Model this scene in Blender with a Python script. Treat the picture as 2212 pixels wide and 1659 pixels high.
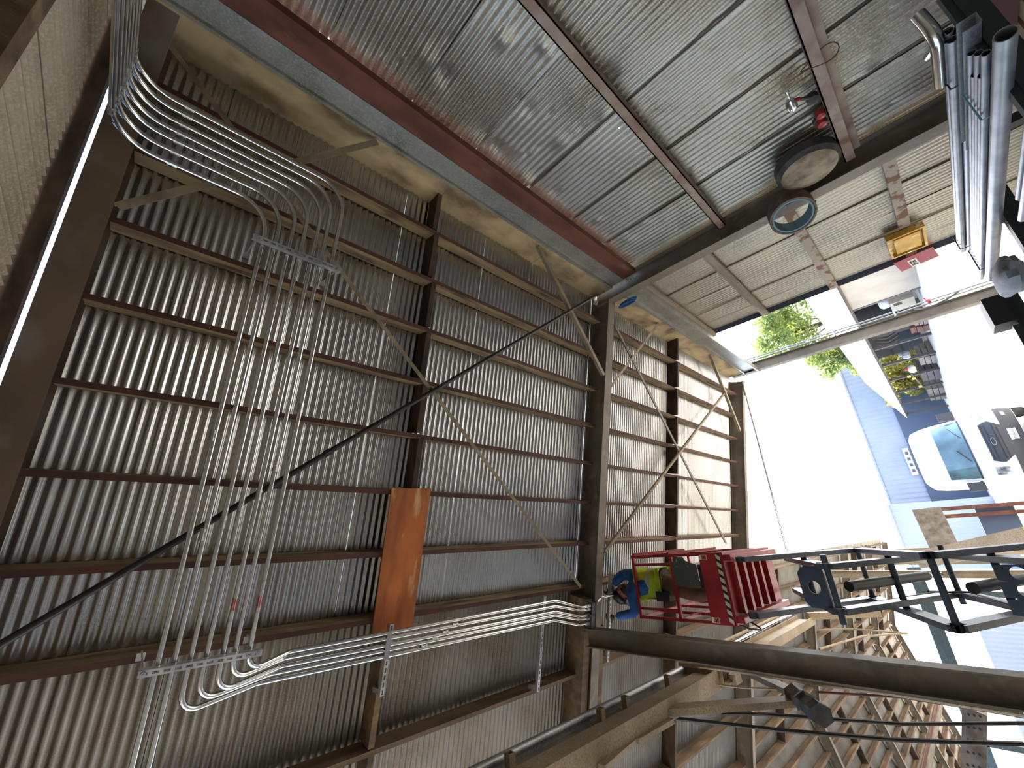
import bpy, bmesh, math, random
from mathutils import Vector, Matrix
random.seed(7)
for o in list(bpy.data.objects):
    bpy.data.objects.remove(o)
SC = bpy.context.scene
COL = SC.collection
V = Vector

# ---------------------------------------------------------------- camera
# Phone held on its side under the lean-to, tipped up: image left is the world's up.
# All coordinates below are metres from the lens (X across to the tin wall, Y along
# the shed, Z up); everything is lifted by LENS_H at the very end.
LENS_H = 2.0
CX, CY, FPX = 1106.0, 829.5, 889.5
cz = V((195 - CX, 1240 - CY, FPX)).normalized()
cy_ = V((2110 - CX, 1130 - CY, FPX))
cy_ = (cy_ - cz * cy_.dot(cz)).normalized()
cx_ = cy_.cross(cz)
if cx_.y > 0:
    cx_ = -cx_
ROT = Matrix((cx_, cy_, cz))            # camera (right, down, forward) -> world
cam_d = bpy.data.cameras.new('camera')
cam_d.sensor_fit = 'HORIZONTAL'
cam_d.sensor_width = 36.0
cam_d.lens = FPX / 2212.0 * 36.0
cam_d.clip_start, cam_d.clip_end = 0.05, 600
cam = bpy.data.objects.new('camera', cam_d)
COL.objects.link(cam)
r_, u_, b_ = ROT @ V((1, 0, 0)), ROT @ V((0, -1, 0)), ROT @ V((0, 0, -1))
cam.matrix_world = Matrix(((r_.x, u_.x, b_.x, 0), (r_.y, u_.y, b_.y, 0), (r_.z, u_.z, b_.z, 0), (0, 0, 0, 1)))
SC.camera = cam

# ---------------------------------------------------------------- light
w = bpy.data.worlds.new('sky'); SC.world = w
w.use_nodes = True
nt = w.node_tree; nt.nodes.clear()
sky = nt.nodes.new('ShaderNodeTexSky'); sky.sky_type = 'NISHITA'
sky.sun_disc = False
sky.sun_elevation = math.radians(50); sky.sun_rotation = math.radians(25)
sky.air_density = 1.0; sky.dust_density = 3.0; sky.ozone_density = 1.0
bg = nt.nodes.new('ShaderNodeBackground'); bg.inputs[1].default_value = 0.55
wo = nt.nodes.new('ShaderNodeOutputWorld')
nt.links.new(sky.outputs[0], bg.inputs[0]); nt.links.new(bg.outputs[0], wo.inputs[0])
sun_d = bpy.data.lights.new('sun', 'SUN'); sun_d.energy = 6.0; sun_d.angle = math.radians(0.6)
sun_d.color = (1.0, 0.95, 0.86)
sun = bpy.data.objects.new('sun', sun_d); COL.objects.link(sun)
SUN_DIR = V((0.30, 0.62, 0.80)).normalized()          # towards the sun: over the yard, beyond the shed
sun.rotation_euler = SUN_DIR.to_track_quat('Z', 'Y').to_euler()
sun.location = SUN_DIR * 60
vs = SC.view_settings
vs.view_transform = 'Standard'; vs.look = 'None'; vs.gamma = 1.0; vs.use_curve_mapping = False
vs.exposure = 1.3

# ---------------------------------------------------------------- survey helpers
SL = math.tan(math.radians(12.5)); CS, SN = math.cos(math.radians(12.5)), math.sin(math.radians(12.5))
HS = 4.35                                # underside of the tin above the lens at X = 0
XR = -5.44; ZR = HS - SL * XR            # ridge of the old hall
NRM = V((SN, 0, CS))                     # roof normal (lens side slope)
def ray(x, y): return (ROT @ V((x - CX, y - CY, FPX))).normalized()
def on(x, y, n, d):
    r = ray(x, y); return r * (d / V(n).dot(r))
def atX(x, y, v): return on(x, y, (1, 0, 0), v)
def atY(x, y, v): return on(x, y, (0, 1, 0), v)
def atZ(x, y, v): return on(x, y, (0, 0, 1), v)
def roof(x, y, d=0.0): return on(x, y, (SL, 0, 1), HS - d)
def zroof(X, d=0.0): return HS - d - SL * X if X > XR else ZR - d + SL * (X - XR)
def RP(X, Y, d=0.0): return V((X, Y, zroof(X, d)))

# ---------------------------------------------------------------- mesh helpers
class MB:
    def __init__(s): s.v = []; s.f = []; s.uv = None
    def add(s, vs, fs):
        o = len(s.v); s.v += [V(p) for p in vs]; s.f += [[i + o for i in f] for f in fs]; return s
    def frame(s, p0, p1, up=(0, 0, 1)):
        z = (V(p1) - V(p0)).normalized(); u = V(up)
        if abs(u.dot(z)) > 0.98: u = V((0, 1, 0)) if abs(z.y) < 0.9 else V((1, 0, 0))
        x = u.cross(z).normalized(); y = z.cross(x)
        return x, y, z
    def prof(s, pts, p0, p1, up=(0, 0, 1), caps=True):
        # sweep a closed 2D outline (x across, y towards 'up') from p0 to p1
        x, y, z = s.frame(p0, p1, up); n = len(pts)
        vs = [V(p0) + x * a + y * b for a, b in pts] + [V(p1) + x * a + y * b for a, b in pts]
        fs = [[i, (i + 1) % n, n + (i + 1) % n, n + i] for i in range(n)]
        if caps: fs += [list(range(n))[::-1], list(range(n, 2 * n))]
        return s.add(vs, fs)
    def bar(s, p0, p1, w, h, up=(0, 0, 1)):
        return s.prof([(-w/2, -h/2), (w/2, -h/2), (w/2, h/2), (-w/2, h/2)], p0, p1, up)
    def box(s, lo, hi):
        a, b, c = lo; d, e, f = hi
        return s.add([(a,b,c),(d,b,c),(d,e,c),(a,e,c),(a,b,f),(d,b,f),(d,e,f),(a,e,f)],
                     [[0,3,2,1],[4,5,6,7],[0,1,5,4],[1,2,6,5],[2,3,7,6],[3,0,4,7]])
    def ibeam(s, p0, p1, d, w, up=(0, 0, 1), tw=0.01, tf=0.014):
        a, b = w/2, d/2
        P = [(-a,-b),(a,-b),(a,-b+tf),(tw/2,-b+tf),(tw/2,b-tf),(a,b-tf),(a,b),(-a,b),(-a,b-tf),(-tw/2,b-tf),(-tw/2,-b+tf),(-a,-b+tf)]
        x, y, z = s.frame(p0, p1, up); n = 12
        vs = [V(p0) + x*q + y*r for q, r in P] + [V(p1) + x*q + y*r for q, r in P]
        fs = [[i, (i+1) % n, n + (i+1) % n, n + i] for i in range(n)]
        for o, rev in ((0, True), (n, False)):
            for q in ([0,1,2,3,10,11], [3,4,9,10], [4,5,6,7,8,9]):
                q = [i + o for i in q]; fs.append(q[::-1] if rev else q)
        return s.add(vs, fs)
    def chan(s, p0, p1, d, w, up=(0, 0, 1), t=0.012, flip=1):
        # C section: web on the -x side (flip=1), flanges pointing +x
        b = d/2
        P = [(0,-b),(w,-b),(w,-b+t),(t,-b+t),(t,b-t),(w,b-t),(w,b),(0,b)]
        if flip < 0: P = [(-q, r) for q, r in P][::-1]
        return s.prof(P, p0, p1, up)
    def angle(s, p0, p1, a, b, up=(0, 0, 1), t=0.008, flip=1):
        P = [(0,0),(a,0),(a,t),(t,t),(t,b),(0,b)]
        if flip < 0: P = [(-q, r) for q, r in P][::-1]
        return s.prof(P, p0, p1, up)
    def tube(s, pts, r, n=8, caps=True, closed=False):
        pts = [V(p) for p in pts]; m = len(pts)
        t0 = (pts[1] - pts[0]).normalized()
        u = V((0, 0, 1)) if abs(t0.z) < 0.9 else V((1, 0, 0))
        x = u.cross(t0).normalized(); vs = []; fs = []
        for i, p in enumerate(pts):
            if closed: t = (pts[(i+1) % m] - pts[i-1]).normalized()
            elif i == 0: t = t0
            elif i == m - 1: t = (pts[-1] - pts[-2]).normalized()
            else:
                t = ((pts[i+1] - p).normalized() + (p - pts[i-1]).normalized())
                t = t.normalized() if t.length > 1e-6 else t0
            x = (x - t * x.dot(t)); x = x.normalized() if x.length > 1e-6 else t.orthogonal().normalized()
            y = t.cross(x); rr = r[i] if isinstance(r, (list, tuple)) else r
            vs += [p + (x * math.cos(2*math.pi*k/n) + y * math.sin(2*math.pi*k/n)) * rr for k in range(n)]
        for i in range(m if closed else m - 1):
            j = (i + 1) % m
            for k in range(n):
                fs.append([i*n+k, i*n+(k+1) % n, j*n+(k+1) % n, j*n+k])
        if caps and not closed: fs += [list(range(n))[::-1], [(m-1)*n + k for k in range(n)]]
        return s.add(vs, fs)
    def lathe(s, prof, c, axis=(0, 0, 1), n=20, closed=False):
        a = V(axis).normalized(); x = a.orthogonal().normalized(); y = a.cross(x); m = len(prof); vs = []; fs = []
        for r, h in prof:
            vs += [V(c) + a*h + (x*math.cos(2*math.pi*k/n) + y*math.sin(2*math.pi*k/n))*r for k in range(n)]
        for i in range(m if closed else m - 1):
            j = (i + 1) % m
            for k in range(n): fs.append([i*n+k, i*n+(k+1) % n, j*n+(k+1) % n, j*n+k])
        if not closed:
            if prof[0][0] > 1e-6: fs.append(list(range(n))[::-1])
            if prof[-1][0] > 1e-6: fs.append([(m-1)*n+k for k in range(n)])
        return s.add(vs, fs)
    def pipe(s, p0, p1, ro, ri, n=12):      # open tube with a wall
        ax = V(p1) - V(p0); L = ax.length
        return s.lathe([(ro, 0), (ro, L), (ri, L), (ri, 0)], p0, ax, n, closed=True)
    def quad(s, a, b, c, d, t=0.0):
        a, b, c, d = map(V, (a, b, c, d))
        if t == 0: return s.add([a, b, c, d], [[0, 1, 2, 3]])
        n = (b - a).cross(d - a).normalized() * t
        return s.add([a,b,c,d,a+n,b+n,c+n,d+n], [[3,2,1,0],[4,5,6,7],[0,1,5,4],[1,2,6,5],[2,3,7,6],[3,0,4,7]])
    def poly(s, pts, t):                    # flat outline with thickness t along its normal
        pts = [V(p) for p in pts]; n = len(pts)
        nn = V((0, 0, 0))
        for i in range(n): nn += pts[i].cross(pts[(i+1) % n])
        nn = nn.normalized() * t
        return s.add(pts + [p + nn for p in pts], [list(range(n))[::-1], list(range(n, 2*n))] + [[i, (i+1) % n, n+(i+1) % n, n+i] for i in range(n)])
    def mesh(s, name, smooth=False, loc=(0, 0, 0)):
        me = bpy.data.meshes.new(name); l = V(loc)
        me.from_pydata([tuple(p - l) for p in s.v], [], s.f); me.update()
        bm = bmesh.new(); bm.from_mesh(me); bmesh.ops.recalc_face_normals(bm, faces=bm.faces); bm.to_mesh(me); bm.free()
        if smooth:
            me.polygons.foreach_set('use_smooth', [True] * len(me.polygons))
            try: me.set_sharp_from_angle(angle=math.radians(40))
            except Exception: pass
        return me

def props(o, label=None, cat=None, group=None, kind=None):
    if label: o['label'] = label
    if cat: o['category'] = cat
    if group: o['group'] = group
    if kind: o['kind'] = kind
    return o
def thing(name, label, cat, loc, group=None, kind=None):
    o = bpy.data.objects.new(name, None); COL.objects.link(o); o.location = loc; o.empty_display_size = 0.1
    return props(o, label, cat, group, kind)
def wloc(o):
    l = V(o.location)
    while o.parent: o = o.parent; l += V(o.location)
    return l
def part(name, mb, mat, parent, smooth=False, label=None, kind=None):
    l = wloc(parent)
    o = bpy.data.objects.new(name, mb.mesh(name, smooth, l)); COL.objects.link(o); o.parent = parent
    o.data.materials.append(M[mat])
    return props(o, label, kind=kind)
def solo(name, mb, mat, label, cat, group=None, kind=None, smooth=False):
    xs = [p.x for p in mb.v]; ys = [p.y for p in mb.v]; zs = [p.z for p in mb.v]
    l = V(((min(xs)+max(xs))/2, (min(ys)+max(ys))/2, min(zs)))
    o = bpy.data.objects.new(name, mb.mesh(name, smooth, l)); COL.objects.link(o); o.location = l
    o.data.materials.append(M[mat])
    return props(o, label, cat, group, kind)
def share(o, parent, loc=None, name=None):   # another object on the same mesh
    c = o.copy(); COL.objects.link(c); c.parent = parent
    if loc is not None: c.location = loc
    return c
def arc(pts, r, n=7):
    # polyline -> polyline with its corners rounded to radius r
    P = [V(p) for p in pts]; out = [P[0]]
    for i in range(1, len(P) - 1):
        a, b = (P[i-1] - P[i]), (P[i+1] - P[i]); la, lb = a.length, b.length; a.normalize(); b.normalize()
        ang = a.angle(b)
        if ang > 3.1: out.append(P[i]); continue
        t = min(r / math.tan(ang/2), la*0.49, lb*0.49); rr = t * math.tan(ang/2)
        c = P[i] + (a + b).normalized() * (rr / math.sin(ang/2))
        s0, s1 = P[i] + a*t - c, P[i] + b*t - c
        for k in range(n + 1):
            q = s0.lerp(s1, k/n)
            # even angular steps
            th = (math.pi - ang) * k / n
            ax = s0.cross(s1).normalized()
            out.append(c + Matrix.Rotation(th, 3, ax) @ s0)
    out.append(P[-1]); return out

# ---------------------------------------------------------------- materials
M = {}
def lin(c):
    if isinstance(c, str):
        c = [int(c[i:i+2], 16)/255 for i in (0, 2, 4)]
    return tuple((x/12.92 if x <= 0.04045 else ((x+0.055)/1.055)**2.4) for x in c) + (1.0,)
def mat(name, base, rough=0.6, metal=0.0, alt=None, scale=4.0, mix=(0.4, 0.65), bump=0.0, bscale=40.0, stretch=(1, 1, 1), alt2=None, scale2=1.0, mix2=(0.5, 0.7), spec=0.5, coord='Object', fine=None, fscale=90.0, holes=None):
    m = bpy.data.materials.new(name); M[name] = m; m.use_nodes = True; n = m.node_tree; L = n.links
    b = n.nodes['Principled BSDF']; b.inputs['Roughness'].default_value = rough; b.inputs['Metallic'].default_value = metal
    b.inputs['Specular IOR Level'].default_value = spec
    b.inputs['Base Color'].default_value = lin(base)
    tc = n.nodes.new('ShaderNodeNewGeometry'); mp = n.nodes.new('ShaderNodeMapping')
    L.new(tc.outputs['Position'], mp.inputs[0]); mp.inputs['Scale'].default_value = stretch
    col = None
    def layer(prev, c2, sc, mx, det=6.0):
        no = n.nodes.new('ShaderNodeTexNoise'); no.inputs['Scale'].default_value = sc; no.inputs['Detail'].default_value = det
        L.new(mp.outputs[0], no.inputs['Vector'])
        rp = n.nodes.new('ShaderNodeMapRange'); rp.inputs[1].default_value, rp.inputs[2].default_value = mx
        L.new(no.outputs['Fac'], rp.inputs[0])
        mi = n.nodes.new('ShaderNodeMix'); mi.data_type = 'RGBA'
        L.new(rp.outputs[0], mi.inputs[0])
        if prev is None: mi.inputs[6].default_value = lin(base)
        else: L.new(prev, mi.inputs[6])
        mi.inputs[7].default_value = lin(c2)
        return mi.outputs[2]
    if alt: col = layer(col, alt, scale, mix)
    if alt2: col = layer(col, alt2, scale2, mix2)
    if fine: col = layer(col, fine, fscale, (0.45, 0.75), 2.0)
    if col: L.new(col, b.inputs['Base Color'])
    if bump:
        no = n.nodes.new('ShaderNodeTexNoise'); no.inputs['Scale'].default_value = bscale; no.inputs['Detail'].default_value = 4
        L.new(mp.outputs[0], no.inputs['Vector'])
        bp = n.nodes.new('ShaderNodeBump'); bp.inputs['Strength'].default_value = bump; bp.inputs['Distance'].default_value = 0.01
        L.new(no.outputs['Fac'], bp.inputs['Height']); L.new(bp.outputs[0], b.inputs['Normal'])
    if holes:      # old nail holes let the daylight through
        vo = n.nodes.new('ShaderNodeTexVoronoi'); vo.inputs['Scale'].default_value = holes[0]
        L.new(tc.outputs['Position'], vo.inputs['Vector'])
        lt = n.nodes.new('ShaderNodeMath'); lt.operation = 'LESS_THAN'; lt.inputs[1].default_value = holes[1]
        L.new(vo.outputs['Distance'], lt.inputs[0])
        tr = n.nodes.new('ShaderNodeBsdfTransparent'); ms = n.nodes.new('ShaderNodeMixShader')
        L.new(lt.outputs[0], ms.inputs[0]); L.new(b.outputs[0], ms.inputs[1]); L.new(tr.outputs[0], ms.inputs[2])
        L.new(ms.outputs[0], n.nodes['Material Output'].inputs[0])
    return m
mat('roof_tin', 'c4c6c6', 0.26, 1.0, alt='a8a9a8', scale=1.1, fine='d3d5d5', fscale=120)
mat('roof_tin_dull', '8d8a84', 0.42, 0.85, alt='746d62', scale=1.6, fine='9a9488', fscale=120)
mat('wall_tin', '98958c', 0.42, 0.75, alt='817b6d', scale=1.1, alt2='6a5c46', scale2=0.9, mix2=(0.58, 0.7), fine='aaa79d', fscale=70, bump=0.2, bscale=14, holes=(1.6, 0.011))
mat('wall_tin_b', 'a8a08e', 0.45, 0.7, alt='918b80', scale=1.3, fine='bdbab2', fscale=50, bump=0.15, bscale=18)
mat('back_tin', 'b0a48e', 0.55, 0.35, alt='9a8d76', scale=1.5, fine='c0b59f', fscale=60)
mat('purlin_wood', '94805f', 0.85, 0, alt='6b5740', scale=3, stretch=(3, 0.5, 3), alt2='4e3c2b', scale2=3.5, mix2=(0.56, 0.7), bump=0.2, bscale=30)
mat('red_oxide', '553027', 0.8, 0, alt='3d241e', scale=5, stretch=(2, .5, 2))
mat('dark_wood', '4b3a2c', 0.85, 0, alt='2d221a', scale=3, stretch=(1, 3, 3), bump=0.3)
mat('old_wood', '6e5943', 0.85, 0, alt='4a3929', scale=2.5, stretch=(3, 0.4, 3), alt2='957954', scale2=1.4, mix2=(0.58, 0.75), bump=0.3)
mat('grey_wood', '8b8072', 0.8, 0, alt='6a5c4c', scale=2.5, stretch=(3, 0.4, 3), bump=0.3)
mat('peeling_wood', '948a7c', 0.8, 0, alt='6b4a33', scale=5, mix=(0.5, 0.56), bump=0.2)
mat('eave_board', 'a3916f', 0.8, 0, alt='6d5a40', scale=3.2, stretch=(1, 0.6, 1), mix=(0.45, 0.62), alt2='bda981', scale2=2, bump=0.1)
mat('steel_dark', '756c5e', 0.6, 0.1, alt='5f574c', scale=3, alt2='857b6b', scale2=6, mix2=(0.55, 0.75), bump=0.05)
mat('steel_rust', '6b5a49', 0.7, 0.1, alt='5a4a3c', scale=2, alt2='76716a', scale2=1.6, mix2=(0.52, 0.66), bump=0.1)
mat('steel_beige', 'a08f74', 0.65, 0.05, alt='87775f', scale=2, fine='74603f', fscale=55, bump=0.06)
mat('rust', '6b3f30', 0.75, 0.05, alt='4f2c22', scale=5, stretch=(1, 0.4, 1), alt2='8f6d44', scale2=3, mix2=(0.58, 0.72), bump=0.2)
mat('girt_steel', '8a7266', 0.7, 0.0, alt='9d8d80', scale=5, alt2='6a4438', scale2=3, mix2=(0.55, 0.7), bump=0.1)
mat('galv', '9a9c9c', 0.42, 0.7, alt='7f8181', scale=3, fine='aeb0b0', fscale=60)
mat('galv_holed', '96968f', 0.45, 0.6, alt='7d7d78', scale=3, fine='a9a9a2', fscale=60, holes=(3.2, 0.03))
mat('stock_pipe', 'a3a7ac', 0.45, 0.75, alt='8e9298', scale=8)
mat('dark_band', '4a5568', 0.7)
mat('conduit', 'd9dad8', 0.17, 1.0, alt='cbccca', scale=6)
mat('black_pipe', '33312e', 0.5, 0.3, alt='22201e', scale=6)
mat('angle_iron', '8d8069', 0.6, 0.1, alt='6f6451', scale=5)
mat('concrete', '857f76', 0.9, 0, alt='736d64', scale=0.6, fine='b5b0a6', fscale=20)
mat('yard', 'c9c4b8', 0.9, 0, alt='b9b2a4', scale=0.3)

# ================================================================ THE SETTING
FZ = -LENS_H
def frames(): return [-0.55, 5.59, 11.83]
# ground
g = MB(); g.box((-40, -8, FZ - 0.2), (60, 75, FZ))
solo('ground', g, 'yard', 'pale sunlit concrete yard beyond the shed', 'ground', kind='structure')
f = MB(); f.box((-16, -0.9, FZ), (4.3, 12.0, FZ + 0.02))
solo('floor', f, 'concrete', 'grey concrete slab inside the shed', 'floor', kind='structure')

# corrugated sheets -------------------------------------------------------
def corr(mb, P0, U, W, N, length, cover, pitch=0.068, amp=0.0095, spr=8, nl=2, dent=None, phase=0.0):
    # P0 corner, U along ribs, W across ribs, N normal (unit vectors)
    U, W, N = V(U), V(W), V(N); n = int(round(cover / pitch * spr)); vs = []; fs = []
    for j in range(nl + 1):
        u = length * j / nl
        for i in range(n + 1):
            wv = cover * i / n
            h = amp * math.sin(2*math.pi*(wv/pitch + phase))
            if dent: h = dent(u, wv, h)
            vs.append(V(P0) + U*u + W*wv + N*h)
    for j in range(nl):
        for i in range(n):
            a = j*(n+1) + i; fs.append([a, a+1, a+n+2, a+n+1])
    return mb.add(vs, fs)

roof_o = thing('ceiling', 'corrugated tin roof on timber purlins over the lean-to', 'roof', (0, 5.5, HS), kind='structure')
UR = V((-CS, 0, SN)); WY = V((0, 1, 0))      # up the slope, along the shed
COVER = 0.612
def sheet_row(x0, x1, y0, y1, lift, matname, parent, name='roof_sheet', left=False):
    Ud = V((-CS, 0, SN)) if not left else V((-CS, 0, -SN)); Nd = V((SN, 0, CS)) if not left else V((-SN, 0, CS))
    L = abs(x1 - x0) / CS
    mb = MB(); corr(mb, V((x0, y0, zroof(x0 - 1e-4 if left else x0) + lift)), Ud, WY, Nd, L, COVER + 0.034, nl=3)
    first = part(name, mb, matname, parent, smooth=True)
    n = int(math.ceil((y1 - y0) / COVER)); l0 = V(first.location)
    rnd = random.Random(int(abs(x0)*100) + n)
    for k in range(1, n):
        c = share(first, parent, l0 + V((0, COVER*k, (k % 2)*0.004 + rnd.uniform(-.002, .002))))
sheet_row(4.42, -0.60, -0.648, 12.05, 0.012, 'roof_tin', roof_o)
sheet_row(-0.48, XR, -0.648, 12.05, 0.026, 'roof_tin_dull', roof_o)
hall_o = thing('ceiling', 'tin roof of the old hall stretching away beyond the scissor lift', 'roof', (-5, 24, HS), kind='structure')
sheet_row(-0.62, XR, 12.05, 36.3, 0.012, 'roof_tin_dull', hall_o)
sheet_row(XR, -15.4, 6.0, 36.3, 0.012, 'roof_tin_dull', hall_o, left=True)

# purlins: 2x8 on edge, hung between the steel frames ---------------------
PX_OUT = [0.066 + 0.594*k for k in range(-1, 7)] + [-1.66, -2.72, -3.75, -4.75]
def purlin(X, y0, y1, parent, matname, w=0.045, d=0.19, left=False):
    mb = MB(); sgn = -1 if left else 1
    n = V((sgn*SN, 0, CS)); t = V((CS, 0, -sgn*SN))
    top = V((X, 0, zroof(X))) ; a = top - n*0.0; bq = top - n*d*CS
    P = [a - t*w, a, bq, bq - t*w]
    vs = [p + V((0, y0, 0)) for p in P] + [p + V((0, y1, 0)) for p in P]
    mb.add(vs, [[0,1,2,3],[7,6,5,4],[0,4,5,1],[1,5,6,2],[2,6,7,3],[3,7,4,0]])
    o = part('purlin', mb, matname, parent)
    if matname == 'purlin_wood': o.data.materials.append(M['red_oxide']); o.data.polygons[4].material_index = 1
    return o
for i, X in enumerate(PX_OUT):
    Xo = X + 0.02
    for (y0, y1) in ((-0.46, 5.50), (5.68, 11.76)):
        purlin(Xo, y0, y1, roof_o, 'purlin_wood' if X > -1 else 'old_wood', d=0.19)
FR_H = [11.9, 17.8, 23.9, 30.0, 36.1]
for k in range(8):
    for a, b in zip(FR_H[:-1], FR_H[1:]):
        purlin(-0.85 - 0.62*k, a + 0.1, b - 0.1, hall_o, 'old_wood', w=0.05)
for k in range(12):
    for a, b in zip([11.9] + FR_H[1:-1], FR_H[1:]):
        purlin(-5.75 - 0.53*k, a + 0.1, b - 0.1, hall_o, 'old_wood', w=0.07, left=True)
# solid blocking halfway along each bay
def blocking(ymid, xs, parent, skew=0.0, matname='dark_wood', w=0.05, d=0.19):
    for a, b in zip(xs[:-1], xs[1:]):
        y = ymid + skew*(a + b)/2 + random.uniform(-.015, .015); mb = MB()
        lo, hi = b + 0.02, a - 0.03
        p0, p1 = RP(lo, y, d/2), RP(hi, y, d/2)
        mb.bar(p0, p1, w, d, up=NRM if lo > XR else (-SN, 0, CS)); part('blocking', mb, matname, parent)
xs_near = sorted(PX_OUT, reverse=True)
blocking(2.42, [4.15] + xs_near[:7], roof_o, skew=-0.075, w=0.06)
blocking(2.30, xs_near[6:], roof_o, matname='old_wood', w=0.06)
blocking(8.28, [4.15] + xs_near, roof_o, w=0.06, d=0.23)
for a in FR_H[:-1]:
    blocking(a + 2.75, [-0.85 - 0.62*k for k in range(8)], hall_o, w=0.07)
    blocking(a + 2.75, [-5.75 - 0.53*k for k in range(12)], hall_o, w=0.09)

# steel frames ------------------------------------------------------------
def rafter(y, x0, x1, label, matname, d=0.34, w=0.175, drop=0.17):
    mb = MB(); mb.ibeam(RP(x0, y, drop), RP(x1, y, drop), d, w, up=NRM)
    return solo('roof_beam', mb, matname, label, 'steel beam', kind='structure')
rafter(-0.55, 4.25, XR, 'rusty mottled roof beam above the back wall', 'steel_rust', w=0.195)
rafter(5.59, 3.95, XR, 'dark steel roof beam over the worker', 'steel_dark')
rafter(11.83, 3.95, XR, 'dark steel roof beam at the open end of the lean-to', 'steel_dark', w=0.16)
for i, y in enumerate(FR_H[1:]):
    mb = MB(); mb.ibeam(RP(-0.8, y, 0.2), RP(XR, y, 0.2), 0.26, 0.15, up=NRM)
    mb.ibeam(RP(XR, y, 0.2), V((-15.3, y, zroof(-15.3, 0.2))), 0.26, 0.15, up=(-SN, 0, CS))
    solo('roof_beam', mb, 'steel_dark', ['steel roof frame, nearest inside the old hall', 'steel roof frame, second inside the old hall', 'steel roof frame, third inside the old hall', 'steel roof frame at the far gable of the old hall'][i], 'steel beam', kind='structure')
def column(x, y, ztop, label, matname, d=0.33, w=0.175, zbot=FZ, up=(1, 0, 0)):
    mb = MB(); mb.ibeam(V((x, y, zbot)), V((x, y, ztop)), d, w, up=up)
    mb.box((x - 0.2, y - 0.2, FZ), (x + 0.2, y + 0.2, FZ + 0.03))
    return solo('steel_column', mb, matname, label, 'steel column', kind='structure')
column(4.08, 5.59, 3.42, 'dark steel column against the tin wall, ring of hose on it', 'steel_dark')
column(4.20, 11.83, 3.36, 'steel corner column at the open end with pipes clipped to it', 'steel_dark', d=0.24, w=0.17)
column(-1.21, 5.40, 4.28, 'bare steel column beside the scissor lift', 'steel_dark', d=0.23, w=0.20)
for i, y in enumerate(FR_H[1:]):
    column(-1.30, y, zroof(-1.30, .33), ['slim steel column, first along the hall edge', 'slim steel column, second along the hall edge', 'slim steel column, third along the hall edge', 'slim steel column at the far corner of the hall'][i], 'steel_beige', d=0.2, w=0.15)

for y, x0, lab in ((5.42, -0.70, 'rough brown timber bolted before the roof beam above the bare column'), (5.76, -1.1, 'rough brown timber behind the roof beam above the bare column')):
    mb = MB(); mb.bar(RP(x0, y, .15), RP(-4.9, y, .15), 0.14, 0.30, up=NRM); solo('rafter_timber', mb, 'old_wood', lab, 'timber', kind='structure')

# tin wall on the right ---------------------------------------------------
XW = 4.32
wall_o = thing('wall_right', 'old dented corrugated tin wall along the lean-to', 'wall', (XW, 2.5, FZ), kind='structure')
def wall_sheet(y0, cover, z0, z1, matname, parent, seed, dents=1.0, pitch=0.0765, x=XW, tilt=0.0):
    rnd = random.Random(seed)
    D = [(rnd.uniform(0, z1-z0), rnd.uniform(0, cover), rnd.uniform(.03, .11), rnd.uniform(-.02, .02)*dents) for _ in range(int(22*dents))] + [(rnd.uniform(0, z1-z0), rnd.uniform(0, cover), rnd.uniform(.02, .035), rnd.uniform(-.012, .014)) for _ in range(int(60*max(0, dents - .5)))]
    wavy = rnd.uniform(0, 6); fl = rnd.uniform(0, z1 - z0)
    def dent(u, wv, h):
        flat = 1.0 - 0.4*dents*math.exp(-((u-fl)/0.3)**2)
        h *= flat
        h += 0.006 - 0.021*max(0.0, 1 - wv/cover)*(0.85 + .15*math.sin(u*1.7 + wavy))
        h += 0.008*dents*math.sin(u*2.3 + wavy)*math.sin(wv*5 + wavy)
        for a, b, r, d in D:
            q = ((u-a)**2 + (wv-b)**2)/(r*r)
            if q < 6: h += d*math.exp(-q)
        edge = min(wv, cover - wv)
        if wv < 0.05: h -= (0.05 - wv)/.05*0.012*max(0, math.sin(u*2.1 + wavy*2))
        if wv > cover: h += .006
        return h
    mb = MB(); corr(mb, (x, y0, z0), (0, tilt, 1), (0, 1, 0), (1, 0, 0), z1 - z0, cover + 0.13, pitch=pitch, amp=0.0095, spr=8, nl=130 if dents > 0.5 else 16, dent=dent)
    return part('wall_sheet', mb, matname, parent, smooth=True)
for k, (ya, yb) in enumerate(zip([-.8, -.25, .52, 1.36, 2.19, 3.06, 3.93, 4.73], [-.25, .52, 1.36, 2.19, 3.06, 3.93, 4.73, 5.56])):
    wall_sheet(ya, yb - ya, FZ + 0.02, 2.66, 'wall_tin', wall_o, 200 + k, 1.3 if k < 5 else 0.9, x=XW + 0.012)
y = 5.72; k = 0
while y < 8.9:
    cw = [0.52, 0.62, 0.6, 0.58][k % 4]; cw = min(cw, 9.02 - y)
    wall_sheet(y, cw, FZ + 0.02, 3.0, 'wall_tin_b', wall_o, 300 + k, 0.45, pitch=0.0765, x=XW + (k % 2)*0.012)
    y += cw; k += 1

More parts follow.
